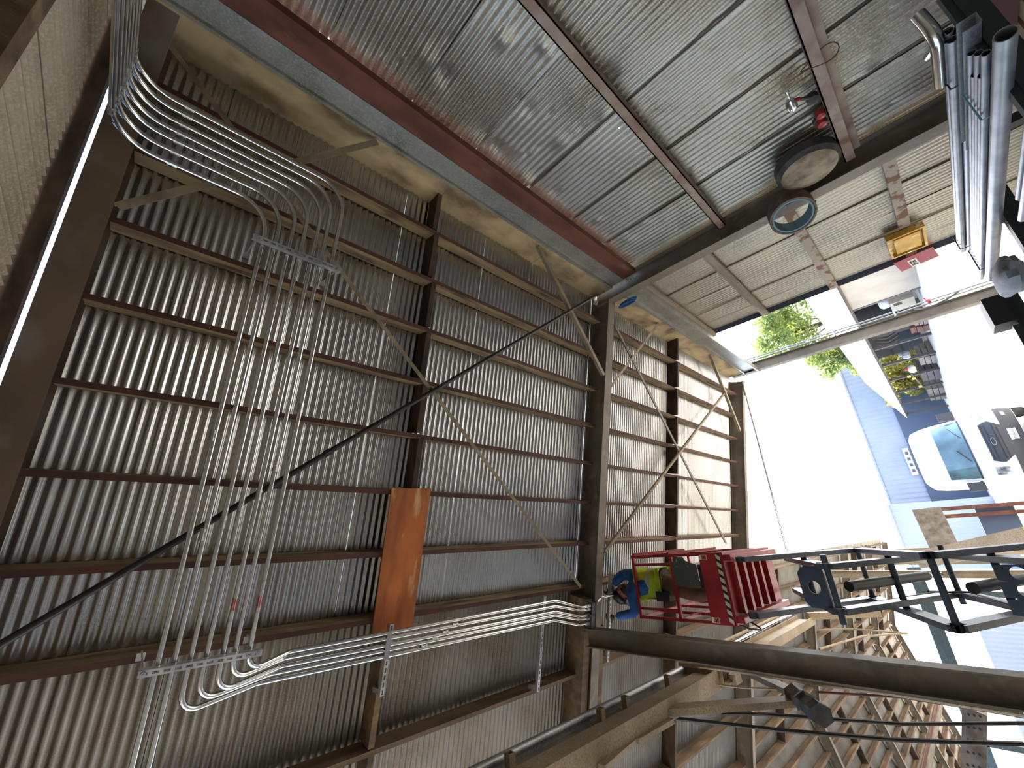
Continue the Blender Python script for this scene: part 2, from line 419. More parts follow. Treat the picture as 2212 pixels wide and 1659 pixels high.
# eave: stained boards, galvanized closure, rusty channel ------------------
def boards(ys, z0, z1, x, t, matname, name):
    for a, b in zip(ys[:-1], ys[1:]):
        mb = MB(); dz = random.uniform(-.012, .012)
        mb.box((x, a + 0.006, z0 + dz), (x + t, b - 0.006, z1)); part(name, mb, matname, wall_o)
boards([-0.8, 2.15, 3.95, 5.52], 3.065, 3.50, 4.10, 0.04, 'eave_board', 'eave_board')
boards([5.68, 7.9, 9.9, 11.75], 3.065, 3.50, 4.10, 0.04, 'eave_board', 'eave_board')
mb = MB()
mb.box((4.085, -0.8, 3.03), (4.145, 5.5, 3.06)); mb.box((4.125, -0.8, 2.80), (4.135, 5.5, 3.04))
part('eave_flashing', mb, 'galv_holed', wall_o)
mb = MB(); mb.box((4.085, 5.68, 3.03), (4.145, 12.0, 3.06)); mb.box((4.125, 5.68, 2.72), (4.135, 12.0, 3.04)); mb.box((4.04, 5.68, 2.70), (4.16, 12.0, 2.73))
part('eave_flashing', mb, 'galv_holed', wall_o)
mb = MB(); mb.chan(V((4.14, -0.8, 2.69)), V((4.14, 5.5, 2.69)), 0.25, 0.09, up=(0, 0, 1), flip=-1)
ec = part('eave_channel', mb, 'rust', wall_o)
for side in (0,):
    for i in range(4):
        mb = MB(); p = V((4.06 - 0.02*i, 5.50 - 0.03, 2.72 - 0.06*i)); mb.tube([p, p + V((0, -0.05, 0))], 0.012, 6); part('bolt', mb, 'galv', ec)
# girts
def girt(y0, y1, z0, z1, x0, x1, matname, kind='angle'):
    mb = MB()
    if kind == 'angle':
        mb.box((x0, y0, z0), (x0 + 0.012, y1, z1)); mb.box((x0, y0, z0), (x1, y1, z0 + 0.012)); mb.box((x0, y0, z1 - 0.012), (x0 + 0.03, y1, z1))
    elif kind == 'chan':
        zm = (z0 + z1)/2; mb.box((x0, y0, zm), (x0 + .014, y1, z1)); mb.box((x0, y0, z1 - .012), (x1, y1, z1)); mb.box((x1 - .03, y0, z0), (x1 - .015, y1, z1 - .012)); mb.box((x0 - .0, y0, zm - .012), (x0 + .05, y1, zm))
    else: mb.box((x0, y0, z0), (x1, y1, z1))
    return part('girt', mb, matname, wall_o)
girt(-0.8, 5.5, 1.125, 1.23, 4.10, 4.22, 'girt_steel')
girt(-0.8, 5.5, -0.43, -0.25, 4.06, 4.20, 'girt_steel', 'chan')
girt(5.68, 9.0, 1.58, 1.70, 4.20, 4.26, 'grey_wood', 'w')
girt(5.68, 9.0, 0.40, 0.53, 4.20, 4.26, 'peeling_wood', 'w')
girt(5.68, 9.0, -0.70, -0.57, 4.20, 4.26, 'peeling_wood', 'w')
girt(5.68, 9.0, 2.66, 2.74, 4.16, 4.26, 'grey_wood', 'w')
mb = MB(); mb.box((4.22, 9.0, FZ), (4.36, 9.015, 3.03)); part('jamb_angle', mb, 'dark_band', wall_o)
mb = MB(); mb.box((4.26, 9.015, FZ), (4.34, 9.10, 3.03)); part('jamb_post', mb, 'grey_wood', wall_o)

# back wall behind the lens -----------------------------------------------
back_o = thing('wall_back', 'beige corrugated end wall behind the near roof beam', 'wall', (1, -0.78, FZ), kind='structure')
for k in range(10):
    x0 = 4.3 - 0.6*k
    mb = MB(); n = 62; cover = 0.63; vs = []; fs = []
    for i in range(n + 1):
        xx = x0 - cover*i/n; h = 0.012*math.sin(2*math.pi*xx/0.068) - (k % 2)*0.006
        for zz in (FZ, zroof(xx, 0.43) + 0.012*math.sin(2*math.pi*xx/0.068)): vs.append(V((xx, -0.775 + h, zz)))
    for i in range(n): fs.append([2*i, 2*i+2, 2*i+3, 2*i+1])
    mb.add(vs, fs); part('wall_sheet', mb, 'back_tin', back_o, smooth=True)
mb = MB(); mb.add([V((-1.7, -.79, FZ)), V((-15.4, -.79, FZ)), V((-15.4, -.79, zroof(-15.4, .3))), V((XR, -.79, zroof(XR, .3))), V((-1.7, -.79, zroof(-1.7, .3)))], [[0, 1, 2, 3, 4]]); part('fill_light_blocker', mb, 'back_tin', back_o)  # unseen sheet, added to cut fill light from behind the hall
mb = MB(); mb.bar(RP(4.2, -0.742, 0.36), RP(-1.6, -0.742, 0.36), 0.13, 0.10, up=NRM); part('top_plate', mb, 'dark_wood', back_o)
mb = MB(); mb.box((-1.6, -0.76, 1.94), (4.2, -0.665, 2.06)); part('girt', mb, 'old_wood', back_o)

# ================================================================ CONDUITS
mat('coupling', 'b9bbbb', 0.3, 0.9)
mat('red_label', 'a83236', 0.6)
mat('strut', 'cfd0ce', 0.4, 0.8, alt='a9abab', scale=8)
mat('plywood', 'b96a31', 0.8, 0, alt='8f4f2a', scale=2.0, stretch=(0.6, 3, 2), alt2='c9a273', scale2=2.6, mix2=(0.60, 0.70), bump=0.25)
mat('box_grey', '55595a', 0.5, 0.3)
CR = 0.0185
XRUN = [3.252, 3.182, 3.10, 3.024, 2.953, 2.865, 2.771]
YROW = [0.987, 0.894, 0.82, 0.72, 0.63, 0.525, 0.438]
XBEND = [roof(547.7, 1450, .51).x, roof(507, 1469, .51).x, roof(486, 1495, .51).x, roof(442, 1514, .51).x, roof(410.5, 1540, .51).x]
KICK = [(627, 1403), (615, 1414), (610, 1428), (585, 1444), (560, 1462)]
XA = [-0.673, -0.714, -0.768, -0.808, -0.855]; XB = [-0.661, -0.727, -0.793, -0.835, -0.895]; XC = [-0.80, -0.84, -0.915, -0.955, -1.02]
NAMES = ['outermost of the bent conduits, widest sweep towards the eave', 'second conduit in from the wide outer sweep', 'third conduit in from the wide outer sweep', 'middle conduit of the seven bent steel pipes', 'conduit making the lowest hook below the slotted strut', 'innermost but one, running straight on past the lower strut', 'innermost conduit, tightest bend, running straight past the lower strut']
def ring(mb, p, d, r, w): mb.tube([p - d*w, p - d*w*.4, p - d*w*.4, p + d*w*.4, p + d*w*.4, p + d*w], [r*1.22, r*1.22, r*1.05, r*1.05, r*1.22, r*1.22], 8)
RL = V((-CS, 0, SN))
for i in range(7):
    X = XRUN[i]; dd = 0.51
    P = [V((X, -0.555, FZ + 0.02)), V((X, -0.555, zroof(X, dd))), RP(X, YROW[i], dd)]
    if i < 5:
        P += [RP(XBEND[i], YROW[i], dd), RP(XA[i], max(roof(*KICK[i], .36).y, YROW[i] + 0.16), 0.355), RP(XB[i], 4.62, 0.35), RP(XC[i], 5.12, 0.40), RP(XC[i], 5.30, 0.40)]
        pts = arc(P[:5], 0.25) [:-1] + arc(P[3:], 0.10)[1:]
        pts = arc([P[0], P[1], P[2], (P[2] + P[3])/2], 0.25)[:-1] + arc([(P[2] + P[3])/2, P[3], P[4], (P[4] + P[5])/2], 0.13)[:-1] + arc([(P[4] + P[5])/2, P[5], P[6], P[7]], 0.35)
    else:
        P += [RP(-3.2, YROW[i] + 0.03, dd)]; pts = arc(P, 0.25)
    t = thing('conduit', 'shiny steel conduit: ' + NAMES[i], 'conduit', (X, -0.555, FZ + 0.02), 'bent steel conduits under the roof')
    mb = MB(); mb.tube(pts, CR, 10); part('pipe', mb, 'conduit', t, smooth=True)
    for p, d in ((V((X, -0.555, [2.951, 2.988, 2.991, 2.998, 3.017, 3.037, 3.05][i] - .06)), V((0, 0, 1))), (RP(X, -0.22, dd), V((0, 1, 0)))):
        mb = MB(); ring(mb, p, d, CR, 0.03); part('coupling', mb, 'coupling', t, smooth=True)
    xm = [1.2, 0.72, 0.5, 0.38, 0.30, 0.22, 0.9][i]
    mb = MB(); ring(mb, RP(xm, YROW[i], dd), RL, CR, 0.04); part('coupling', mb, 'coupling', t, smooth=True)
    if i < 5:
        mb = MB(); ring(mb, RP(XA[i], 3.1 - .12*i, 0.35), V((0, 1, 0)), CR, 0.035); part('coupling', mb, 'coupling', t, smooth=True)
        mb = MB(); ring(mb, RP(XC[i], 5.27, 0.40), V((0, 1, 0)), CR*1.15, 0.035); part('connector', mb, 'coupling', t, smooth=True)
        mb = MB(); mb.bar(RP(XA[i], 2.2, 0.352) + V((-.012, -.02, 0)), RP(XA[i], 2.2, 0.352) + V((-.012, .03, 0)), 0.055, 0.045); part('strap', mb, 'coupling', t)
    if i in (2, 0):
        mb = MB(); mb.tube([RP(-0.22, YROW[i], dd), RP(-0.30, YROW[i], dd)], CR*1.03, 8); part('red_tag', mb, 'red_label', t, smooth=True, label='small red and white maker tag')

# slotted strut trapezes hung square to the roof
def strut_bar(mb, p0, p1, up, s=0.041):
    # slotted channel, open side up; slots cut through the face that looks down
    x, y, z = mb.frame(p0, p1, up); L = (V(p1) - V(p0)).length; h = s/2
    mb.bar(V(p0) + x*h, V(p1) + x*h, 0.003, s, up); mb.bar(V(p0) - x*h, V(p1) - x*h, 0.003, s, up)
    n = max(1, int(L/0.058)); st = L/n; b = V(p0) - y*h
    for sx in (-1, 1): mb.bar(b + x*sx*0.014, b + x*sx*0.014 + z*L, 0.013, 0.003, up)
    for k in range(n + 1):
        a = max(0, k*st - 0.011); e = min(L, k*st + 0.011)
        mb.bar(b + z*a, b + z*e, 0.016, 0.003, up)
def trapeze(x, y0, y1, label):
    p0, p1 = RP(x, y0, .51) - NRM*0.042, RP(x, y1, .51) - NRM*0.042
    t = thing('strut_hanger', label, 'strut', (p0 + p1)/2, 'slotted trapeze hangers')
    mb = MB(); strut_bar(mb, p0, p1, NRM); part('slotted_channel', mb, 'strut', t)
    for p in (p0 + V((0, 0.025, 0)), p1 - V((0, 0.025, 0))):
        mb = MB(); mb.tube([p - NRM*0.035, p + NRM*0.375], 0.0055, 6); rd = part('threaded_rod', mb, 'strut', t)
        mb = MB(); mb.lathe([(0.016, -0.012), (0.016, 0.0)], p - NRM*0.018, NRM, 6); part('nut', mb, 'coupling', rd)
        q = p + NRM*0.36
        mb = MB(); mb.bar(q + V((-0.03, -0.025, 0)), q + V((-0.03, 0.025, 0)), 0.05, 0.006, up=NRM); mb.bar(q + V((-.05, 0, 0)) + NRM*0.0, q + V((-.05, 0, 0)) + NRM*0.05, 0.05, 0.006, up=(1, 0, 0)); part('beam_clamp', mb, 'strut', t)
trapeze(2.452, 0.36, 1.06, 'slotted steel strut carrying the conduits near the eave bends')
trapeze(-0.596, 0.36, 1.06, 'slotted steel strut carrying the conduits above the hooks')
for y, x0, x1, lab in ((2.24, -0.60, -1.20, 'short slotted strut under the conduits below the orange plywood'), (4.42, -0.585, -1.66, 'long slotted strut crossing between two purlins before the roof beam'), (5.93, -0.43, -1.62, 'slotted strut behind the worker beyond the roof beam')):
    mb = MB(); strut_bar(mb, RP(x0, y, .31), RP(x1, y, .31), NRM)
    t = thing('strut_rail', lab, 'strut', RP(x1, y, .31), 'slotted strut rails')
    part('slotted_channel', mb, 'strut', t)
    for q in (x1 + 0.03,):
        mb = MB(); mb.bar(RP(q, y, .31), RP(q, y, .17), 0.04, 0.04); part('clamp', mb, 'strut', t)
# pull box under the roof beam, with the offset pipe the worker is setting
t = thing('pull_box', 'grey steel pull box where the conduits end at the roof beam', 'box', RP(-0.9, 5.36, .42))
mb = MB(); mb.bar(RP(-0.76, 5.37, .395), RP(-1.08, 5.37, .395), 0.085, 0.075, up=NRM); part('body', mb, 'box_grey', t)
mb = MB(); mb.bar(RP(-0.75, 5.42, .395), RP(-1.09, 5.42, .395), 0.012, 0.09, up=NRM); part('cover', mb, 'steel_dark', t)
mb = MB(); mb.bar(RP(-0.90, 5.33, .395), RP(-0.93, 5.33, .395), 0.16, 0.085, up=NRM); part('bracket', mb, 'black_pipe', t)
t = thing('conduit_offset', 'short white-bright offset conduit in front of the hard hat', 'conduit', RP(-0.79, 5.45, .40))
mb = MB(); a = RP(-0.79, 5.42, .40)
mb.tube(arc([a, atY(1290, 1300, 5.55), atY(1298, 1291, 5.68), atY(1323, 1285, 5.95)], 0.06), 0.016, 10); part('pipe', mb, 'conduit', t, smooth=True)
mb = MB(); ring(mb, a + V((0, .03, 0)), V((0, 1, 0)), 0.018, 0.03); part('connector', mb, 'coupling', t, smooth=True)

# orange plywood under the mid-bay blocking
mb = MB(); c = [roof(845, 1055, .205), roof(929, 1055, .205), roof(888, 1362, .205), roof(802, 1368, .205)]
mb.quad(c[3], c[2], c[1], c[0], 0.018)
solo('plywood_board', mb, 'plywood', 'bright orange weathered plywood board nailed under the purlins', 'board')

# ================================================================ BRACES
def flat(name, p0, p1, w, t, matname, label, up=NRM): 
    mb = MB(); mb.bar(p0, p1, w, t, up); return solo(name, mb, matname, label, 'brace')
def angleb(name, p0, p1, s, matname, label, up=NRM, flip=1):
    mb = MB(); mb.angle(p0, p1, s, s, up=up, flip=flip, t=0.007); return solo(name, mb, matname, label, 'brace')
angleb('knee_brace', roof(246, 437, .345), atX(812, 300, 4.06), 0.06, 'angle_iron', 'pale angle-iron knee brace from the rusty near beam to the eave', flip=1)
angleb('roof_brace', roof(372, 96, .30), roof(1256, 1265, .35), 0.042, 'angle_iron', 'long thin angle brace crossing the first bay behind the conduits')
mb = MB(); a, b = roof(-60, 1428, .37), roof(1284, 640, .33); mb.tube([a, b], 0.024, 10)
t = thing('roof_brace', 'long black pipe brace slanting across the first bay', 'brace', a); part('pipe', mb, 'black_pipe', t, smooth=True)
for k in (0.31, 0.62):
    p = a.lerp(b, k); d = (b - a).normalized(); mb = MB(); mb.tube([p - d*.03, p + d*.03], 0.03, 8); part('coupling', mb, 'black_pipe', t, smooth=True)
angleb('knee_brace', atX(1163, 533, 4.06), roof(1304, 812, .345), 0.055, 'angle_iron', 'angle-iron knee brace from the eave down to the roof beam over the worker', flip=-1)
angleb('knee_brace', atX(1425, 700, 4.08), roof(1322, 836, .345), 0.05, 'angle_iron', 'angle-iron knee brace on the far side of the roof beam over the worker')
angleb('knee_brace', atX(1536, 768, 4.06), roof(1600, 932, .345), 0.06, 'angle_iron', 'angle-iron knee brace at the open corner of the lean-to', flip=-1)
angleb('roof_brace', roof(1331, 702, .30), roof(1570, 1172, .34), 0.05, 'steel_dark', 'dark thin brace crossing the second bay downhill')
mb = MB(); mb.tube([roof(1568, 845, .30), roof(1306, 1192, .34)], 0.03, 8); solo('roof_brace', mb, 'angle_iron', 'pale pipe brace crossing the second bay behind the lift', 'brace', smooth=True)
mb = MB(); a, b = roof(1604, 830, .36), roof(1699, 1192, .36); mb.tube([a, b], 0.014, 6); mb.tube([a + V((0, .05, 0)), b + V((0, .12, 0))], 0.012, 6)
solo('stay_rod', mb, 'steel_dark', 'pair of thin stay rods against the bright sky beyond the last beam', 'rod')

# ================================================================ ON THE TIN WALL
mat('rubber', '3b3b3a', 0.8, 0, alt='55534f', scale=8)
mat('cement', '9c8e76', 0.9, 0, alt='6f6350', scale=7, alt2='c4b99b', scale2=4, mix2=(0.62, 0.68), bump=0.4, bscale=25)
mat('belt', '77695a', 0.7, 0, alt='5d5044', scale=8)
mat('belt_in', '6d8c96', 0.6)
mat('blue_hose', '2f5f9c', 0.4)
mat('chrome', 'c8c8c8', 0.2, 0.95)
mat('red_lens', '9c2f2f', 0.3)
mat('yellow_box', 'c79a35', 0.55, 0, alt='b0801f', scale=5, alt2='d9c48a', scale2=6, mix2=(0.6, 0.65))
mat('red_sign', '8e2d38', 0.6); mat('white_paper', 'd8d4cb', 0.8); mat('ink', '33312f', 0.8)
mat('blue_paint', '2c4b78', 0.7)
# tyre cast full of cement
t = thing('weighted_tyre', 'old tyre filled with cement standing on the steel girt by the column', 'tyre', (4.05, 5.16, -0.25))
c = V((4.16, 5.16, 0.07))
mb = MB(); mb.lathe([(0.20, 0.0), (0.29, 0.0), (0.325, 0.04), (0.325, 0.15), (0.29, 0.19), (0.275, 0.19), (0.268, 0.15), (0.24, 0.05)], c, (-1, 0, 0), 28, closed=True); part('tyre', mb, 'rubber', t, smooth=True)
mb = MB(); mb.lathe([(0.0, 0.235), (0.09, 0.23), (0.20, 0.222), (0.285, 0.196), (0.272, 0.165), (0.272, 0.03), (0, 0.03)], c, (-1, 0, 0), 24); part('cement_core', mb, 'cement', t, smooth=True)
mb = MB(); mb.lathe([(0.035, 0.185), (0.035, 0.215), (0.028, 0.215), (0.028, 0.185)], c + V((0, .03, -.02)), (-1, 0, 0), 10, closed=True); part('post_socket', mb, 'rust', t, smooth=True)
# coil of belting hung on the column
t = thing('belt_coil', 'coil of brown belting with a blue-grey inside hung on the column', 'coil', (3.86, 5.50, 0.2))
c = V((3.885, 5.56, 0.40)); ax = V((-0.93, -0.35, -0.05)).normalized()
mb = MB(); mb.lathe([(0.255, 0.0), (0.255, 0.19), (0.235, 0.195), (0.23, 0.19), (0.23, 0.0)], c, ax, 30, closed=True); part('outer_turn', mb, 'belt', t, smooth=True)
mb = MB(); mb.lathe([(0.226, 0.0), (0.226, 0.186), (0.205, 0.186), (0.205, 0.0)], c, ax, 30, closed=True); part('inner_turn', mb, 'belt_in', t, smooth=True)
mb = MB(); q = c + V((0, 0.02, -0.2)); mb.tube([q, q + V((-.05, .03, -.07))], 0.008, 6); part('loose_end', mb, 'rubber', t)
# chrome fitting on a bracket, red lamp, wire loop
X = 4.10
t = thing('pipe_fitting', 'chrome ball-ended fitting with a red collar hanging on the tin wall', 'fitting', atX(1712, 235, X))
mb = MB(); p, q = atX(1706, 215, X - .05), atX(1713, 236, X - .05); mb.tube([p, p.lerp(q, .3), p.lerp(q, .75), q], [0.03, 0.048, 0.05, 0.036], 12); part('body', mb, 'chrome', t, smooth=True)
mb = MB(); p, q = atX(1697, 196, X - .05), atX(1704, 212, X - .05); mb.tube([p, p.lerp(q, .25), p.lerp(q, .3), q], [0.026, 0.026, 0.016, 0.016], 10); part('spigot', mb, 'chrome', t, smooth=True)
mb = MB(); p, q = atX(1714, 218, X - .05), atX(1727, 214, X - .05); mb.tube([p, q], 0.022, 10); part('red_collar', mb, 'red_lens', t, smooth=True)
mb = MB(); p, q = atX(1726, 215, X - .05), atX(1748, 211, X); mb.tube([p, q], 0.018, 8); mb.lathe([(0.055, 0), (0.055, .06), (0.03, .08)], atX(1753, 208, X + .06), (-1, 0, 0), 12); part('bracket', mb, 'rubber', t, smooth=True)
t = thing('marker_lamp', 'round red marker lamp tucked behind the steel girt', 'lamp', atX(1772, 262, 4.1))
for k, (px, py, r) in enumerate(((1770, 243, .05), (1773, 262, .055))):
    mb = MB(); c = atX(px, py, 4.16); mb.lathe([(r, 0), (r, .03), (r*.8, .06), (0.0, .07)], c, (-1, 0, 0), 14); part('lens', mb, 'red_lens', t, smooth=True)
mb = MB(); c = atX(1772, 255, 4.2); mb.lathe([(.075, 0), (.08, .05), (.06, .05)], c, (-1, 0, 0), 12); part('housing', mb, 'rubber', t, smooth=True)
mb = MB(); c = atX(1768, 124, 4.10); pts = [c + V((.10*math.sin(a)*.8 - .02, .03*math.sin(a*2), .15*math.cos(a))) for a in [2*math.pi*k/24 for k in range(24)]]
mb.tube(pts, 0.005, 5, closed=True); solo('wire_loop', mb, 'rust', 'loop of thin wire hung round the lower steel girt', 'wire')
# yellow tray, red sign, blue scrawl on the second bay
t = thing('yellow_box', 'shallow yellow wooden box with a window fixed to the tin wall', 'box', atX(1950, 530, 4.2))
pa, pb = atX(1912, 512, 4.2), atX(1996, 524, 4.2)
y0, y1, z0, z1 = 8.02, 8.62, -0.70, -0.36
y0, y1 = atX(1960, 490, 4.2).y, atX(1960, 535, 4.2).y; z1 = atX(1912, 520, 4.2).z; z0 = atX(1997, 505, 4.2).z
mb = MB()
mb.box((4.10, y0, z0), (4.19, y0 + .03, z1)); mb.box((4.10, y1 - .03, z0), (4.19, y1, z1)); mb.box((4.10, y0 + .03, z0), (4.19, y1 - .03, z0 + .03)); mb.box((4.10, y0 + .03, z1 - .03), (4.19, y1 - .03, z1)); part('frame', mb, 'yellow_box', t)
mb = MB(); mb.box((4.17, y0 + .03, z0 + .03), (4.19, y1 - .03, z1 - .03)); part('back_panel', mb, 'yellow_box', t)
mb = MB(); mb.box((4.12, y0 + .12, z0 + .06), (4.15, y1 - .06, z1 - .08)); part('paper_bundle', mb, 'yellow_box', t)
t = thing('red_sign', 'dark red board with a small white label under the yellow box', 'sign', atX(1985, 565, 4.1))
a, b, c_, d_ = atX(1930, 570, 4.12), atX(2015, 533, 4.12), atX(2029, 553, 4.12), atX(1948, 587, 4.12)
mb = MB(); mb.quad(a, b, c_, d_, 0.015); part('board', mb, 'red_sign', t)
mb = MB(); k = lambda u, v: (a.lerp(b, u)).lerp(d_.lerp(c_, u), v) - V((.004, 0, 0)); mb.quad(k(.30, .28), k(.52, .28), k(.52, .98), k(.30, .98), 0.006); lb = part('paper_label', mb, 'white_paper', t)
for u0, u1, v0, v1 in ((.33, .38, .4, .6), (.40, .44, .4, .6), (.45, .48, .4, .6), (.33, .49, .7, .74), (.33, .49, .8, .84)):
    mb = MB(); kk = lambda u, v: k(u, v) - V((.008, 0, 0)); mb.quad(kk(u0, v0), kk(u1, v0), kk(u1, v1), kk(u0, v1), 0.002); part('print', mb, 'ink', lb)
mb = MB(); c = atX(1331, 660, 4.0)
cc = V((3.86, 5.80, 2.98))
for j in range(3):
    mb.tube([cc + V((.02*j, .08*math.cos(a)*.6, .16*math.sin(a) - .02*j)) for a in [2*math.pi*k/20 for k in range(20)]], 0.012, 6, closed=True)
t = thing('blue_hose', 'small coil of blue hose hung at the top of the wall column', 'hose', cc - V((0, 0, .18))); part('coil', mb, 'blue_hose', t, smooth=True)


# ================================================================ SCISSOR LIFT
mat('lift_red', '9e2226', 0.4, 0, alt='8a1c20', scale=5)
mat('lift_grey', '4a5560', 0.42, 0.2, alt='3d4751', scale=6)
mat('lift_dark', '33373b', 0.5)
mat('cream', 'cfc8a8', 0.6); mat('pin_metal', 'a9a69d', 0.4, 0.6); mat('black', '1d1d1e', 0.6)
mat('sticker_white', 'd9d6cf', 0.6); mat('sticker_orange', 'c0632f', 0.6)
LX0, LX1, LY0, LY1 = -1.01, -0.175, 5.90, 7.75       # platform
ZT, ZM, ZB, ZF = 3.69, 3.09, 2.67, 2.385              # top rail, mid rail, toe board, underside of toe board
t = thing('scissor_lift', 'red-platform scissor lift with dark grey arms, worker aboard', 'scissor lift', (-0.59, 6.9, FZ + 0.02))
pf = MB(); pf.box((LX0, LY0, ZF - 0.02), (LX1, LY1, ZF + 0.03)); pf.box((LX0, LY0, ZF + .03), (LX0 + .03, LY1, ZF + .18)); pf.box((LX1 - .03, LY0, ZF + .03), (LX1, LY1, ZF + .18)); pf.box((LX0, LY1 - .03, ZF + .03), (LX1, LY1, ZF + .18))
pf = part('platform', pf, 'lift_red', t)
for k in range(5):
    y = LY0 + 0.17 + 0.30*k; mb = MB(); mb.box((LX0 + .12, y, ZF - 0.085), (LX1 - .12, y + .08, ZF - 0.02)); part('floor_rib', mb, 'lift_red', pf)
for x in (LX0 + .03, LX1 - .10):
    mb = MB(); mb.box((x, LY0 + .02, ZF - 0.11), (x + .07, LY1, ZF - 0.02)); part('side_rail', mb, 'lift_red', pf)
mb = MB(); mb.box((LX0, LY0 - .012, ZF), (LX1, LY0, ZB)); tb = part('toe_board', mb, 'lift_red', t)
n = 9
for k in range(n):
    x = LX0 + .01 + (LX1 - LX0 - .02)*k/n; w_ = (LX1 - LX0 - .02)/n; mb = MB()
    mb.poly([(x, LY0 - .013, ZF + .01), (x + w_*.55, LY0 - .013, ZF + .01), (x + w_*.95, LY0 - .013, ZF + .062), (x + w_*.4, LY0 - .013, ZF + .062)], 0.002); part('hazard_stripe', mb, 'cream', tb)
    mb = MB(); mb.poly([(x + w_*.55, LY0 - .013, ZF + .01), (x + w_, LY0 - .013, ZF + .01), (x + w_*1.4 if k < n-1 else x + w_, LY0 - .013, ZF + .062), (x + w_*.95, LY0 - .013, ZF + .062)], 0.0018); part('hazard_stripe', mb, 'black', tb)
for x in (LX1 - .085, LX0 + .02):
    mb = MB(); mb.box((x, LY0 - .016, ZB - .105), (x + .062, LY0 - .012, ZB - .008)); st = part('warning_sticker', mb, 'sticker_white', tb)
    mb = MB(); mb.box((x + .004, LY0 - .018, ZB - .10), (x + .058, LY0 - .016, ZB - .035)); part('pictogram_panel', mb, 'sticker_orange', st)
    mb = MB(); c = V((x + .031, LY0 - .0185, ZB - .068)); mb.bar(c + V((-.018, 0, -.022)), c + V((.016, 0, .016)), .002, .008); mb.bar(c + V((-.016, 0, .014)), c + V((.018, 0, -.02)), .002, .008); part('pictogram', mb, 'black', st)
def rail(p0, p1, s=0.04): 
    mb = MB(); mb.bar(p0, p1, s, s); return mb
x0, x1 = LX0 + .02, LX1 - .02
for y in (LY0 + .02, LY1 - .02):
    for z in (ZT, ZM): part('guard_rail', rail((x0 - .02, y, z), (x1 + .02, y, z)), 'lift_red', t)
for x in (x0, x1):
    for z in (ZT - .02, ZM): part('guard_rail', rail((x, LY0 + .03, z), (x, LY1 - .03, z)), 'lift_red', t)
    for y in (LY0 + .02, LY0 + .62, LY0 + 1.24, LY1 - .02): part('guard_post', rail((x, y, ZF + .02), (x, y, ZT), 0.035), 'lift_red', t)
for x in (LX1 - .13,): part('guard_post', rail((x, LY0 + .02, ZM), (x, LY0 + .02, ZT), 0.035), 'lift_red', t)
for x in (LX0 + .13,): part('guard_post', rail((x, LY0 + .02, ZM), (x, LY0 + .02, ZT), 0.03), 'lift_red', t)
for k in range(2):
    part('gate_chain_bar', rail((x1 + .03, LY0 + .05, ZT - .55*k), (x1 + .05, LY0 + 1.1, ZT - .30 - .5*k), 0.03), 'lift_red', t)
mb = MB(); mb.poly([(LX1 - .10, LY0 - .01, ZM - .02), (LX1 - .10, LY0 - .01, ZM - .10), (LX1 - .04, LY0 - .01, ZM - .10), (LX1 - .04, LY0 - .01, ZM - .19), (LX1 - .09, LY0 - .01, ZM - .22), (LX1 - .14, LY0 - .01, ZB + .06), (LX1 - .40, LY0 - .01, ZB + .06), (LX1 - .41, LY0 - .01, ZM - .02)], 0.012)
gp = part('manual_box', mb, 'box_grey', t)
for dx, dz in ((.16, .08), (.36, .08), (.16, .24), (.36, .24)):
    mb = MB(); mb.lathe([(.008, 0), (.006, .006)], (LX1 - dx, LY0 - .012, ZM - dz), (0, -1, 0), 8); part('rivet', mb, 'pin_metal', gp)
mb = MB(); mb.box((LX1 - .42, LY0 + .0, ZB + .0), (LX1 - .14, LY0 + .05, ZB + .05)); part('ledge', mb, 'black', t)
mb = MB(); mb.box((LX1 - .06, LY0 + .30, ZT - .02), (LX1 + .0, LY0 + .46, ZT + .14)); ct = part('control_box', mb, 'black', t)
mb = MB(); mb.box((LX1 - .055, LY0 + .296, ZT + .05), (LX1 - .01, LY0 + .30, ZT + .12)); part('yellow_label', mb, 'yellow_box', ct)
mb = MB(); c = V((LX0 + .02, LY0 + .05, ZF + .02)); mb.tube(arc([c, c + V((-.06, .08, -.12)), c + V((-.10, .30, -.20)), c + V((-.02, .34, -.05)), c + V((.02, .10, -.02))], .05), 0.011, 6); part('hanging_cable', mb, 'black', t, smooth=True)
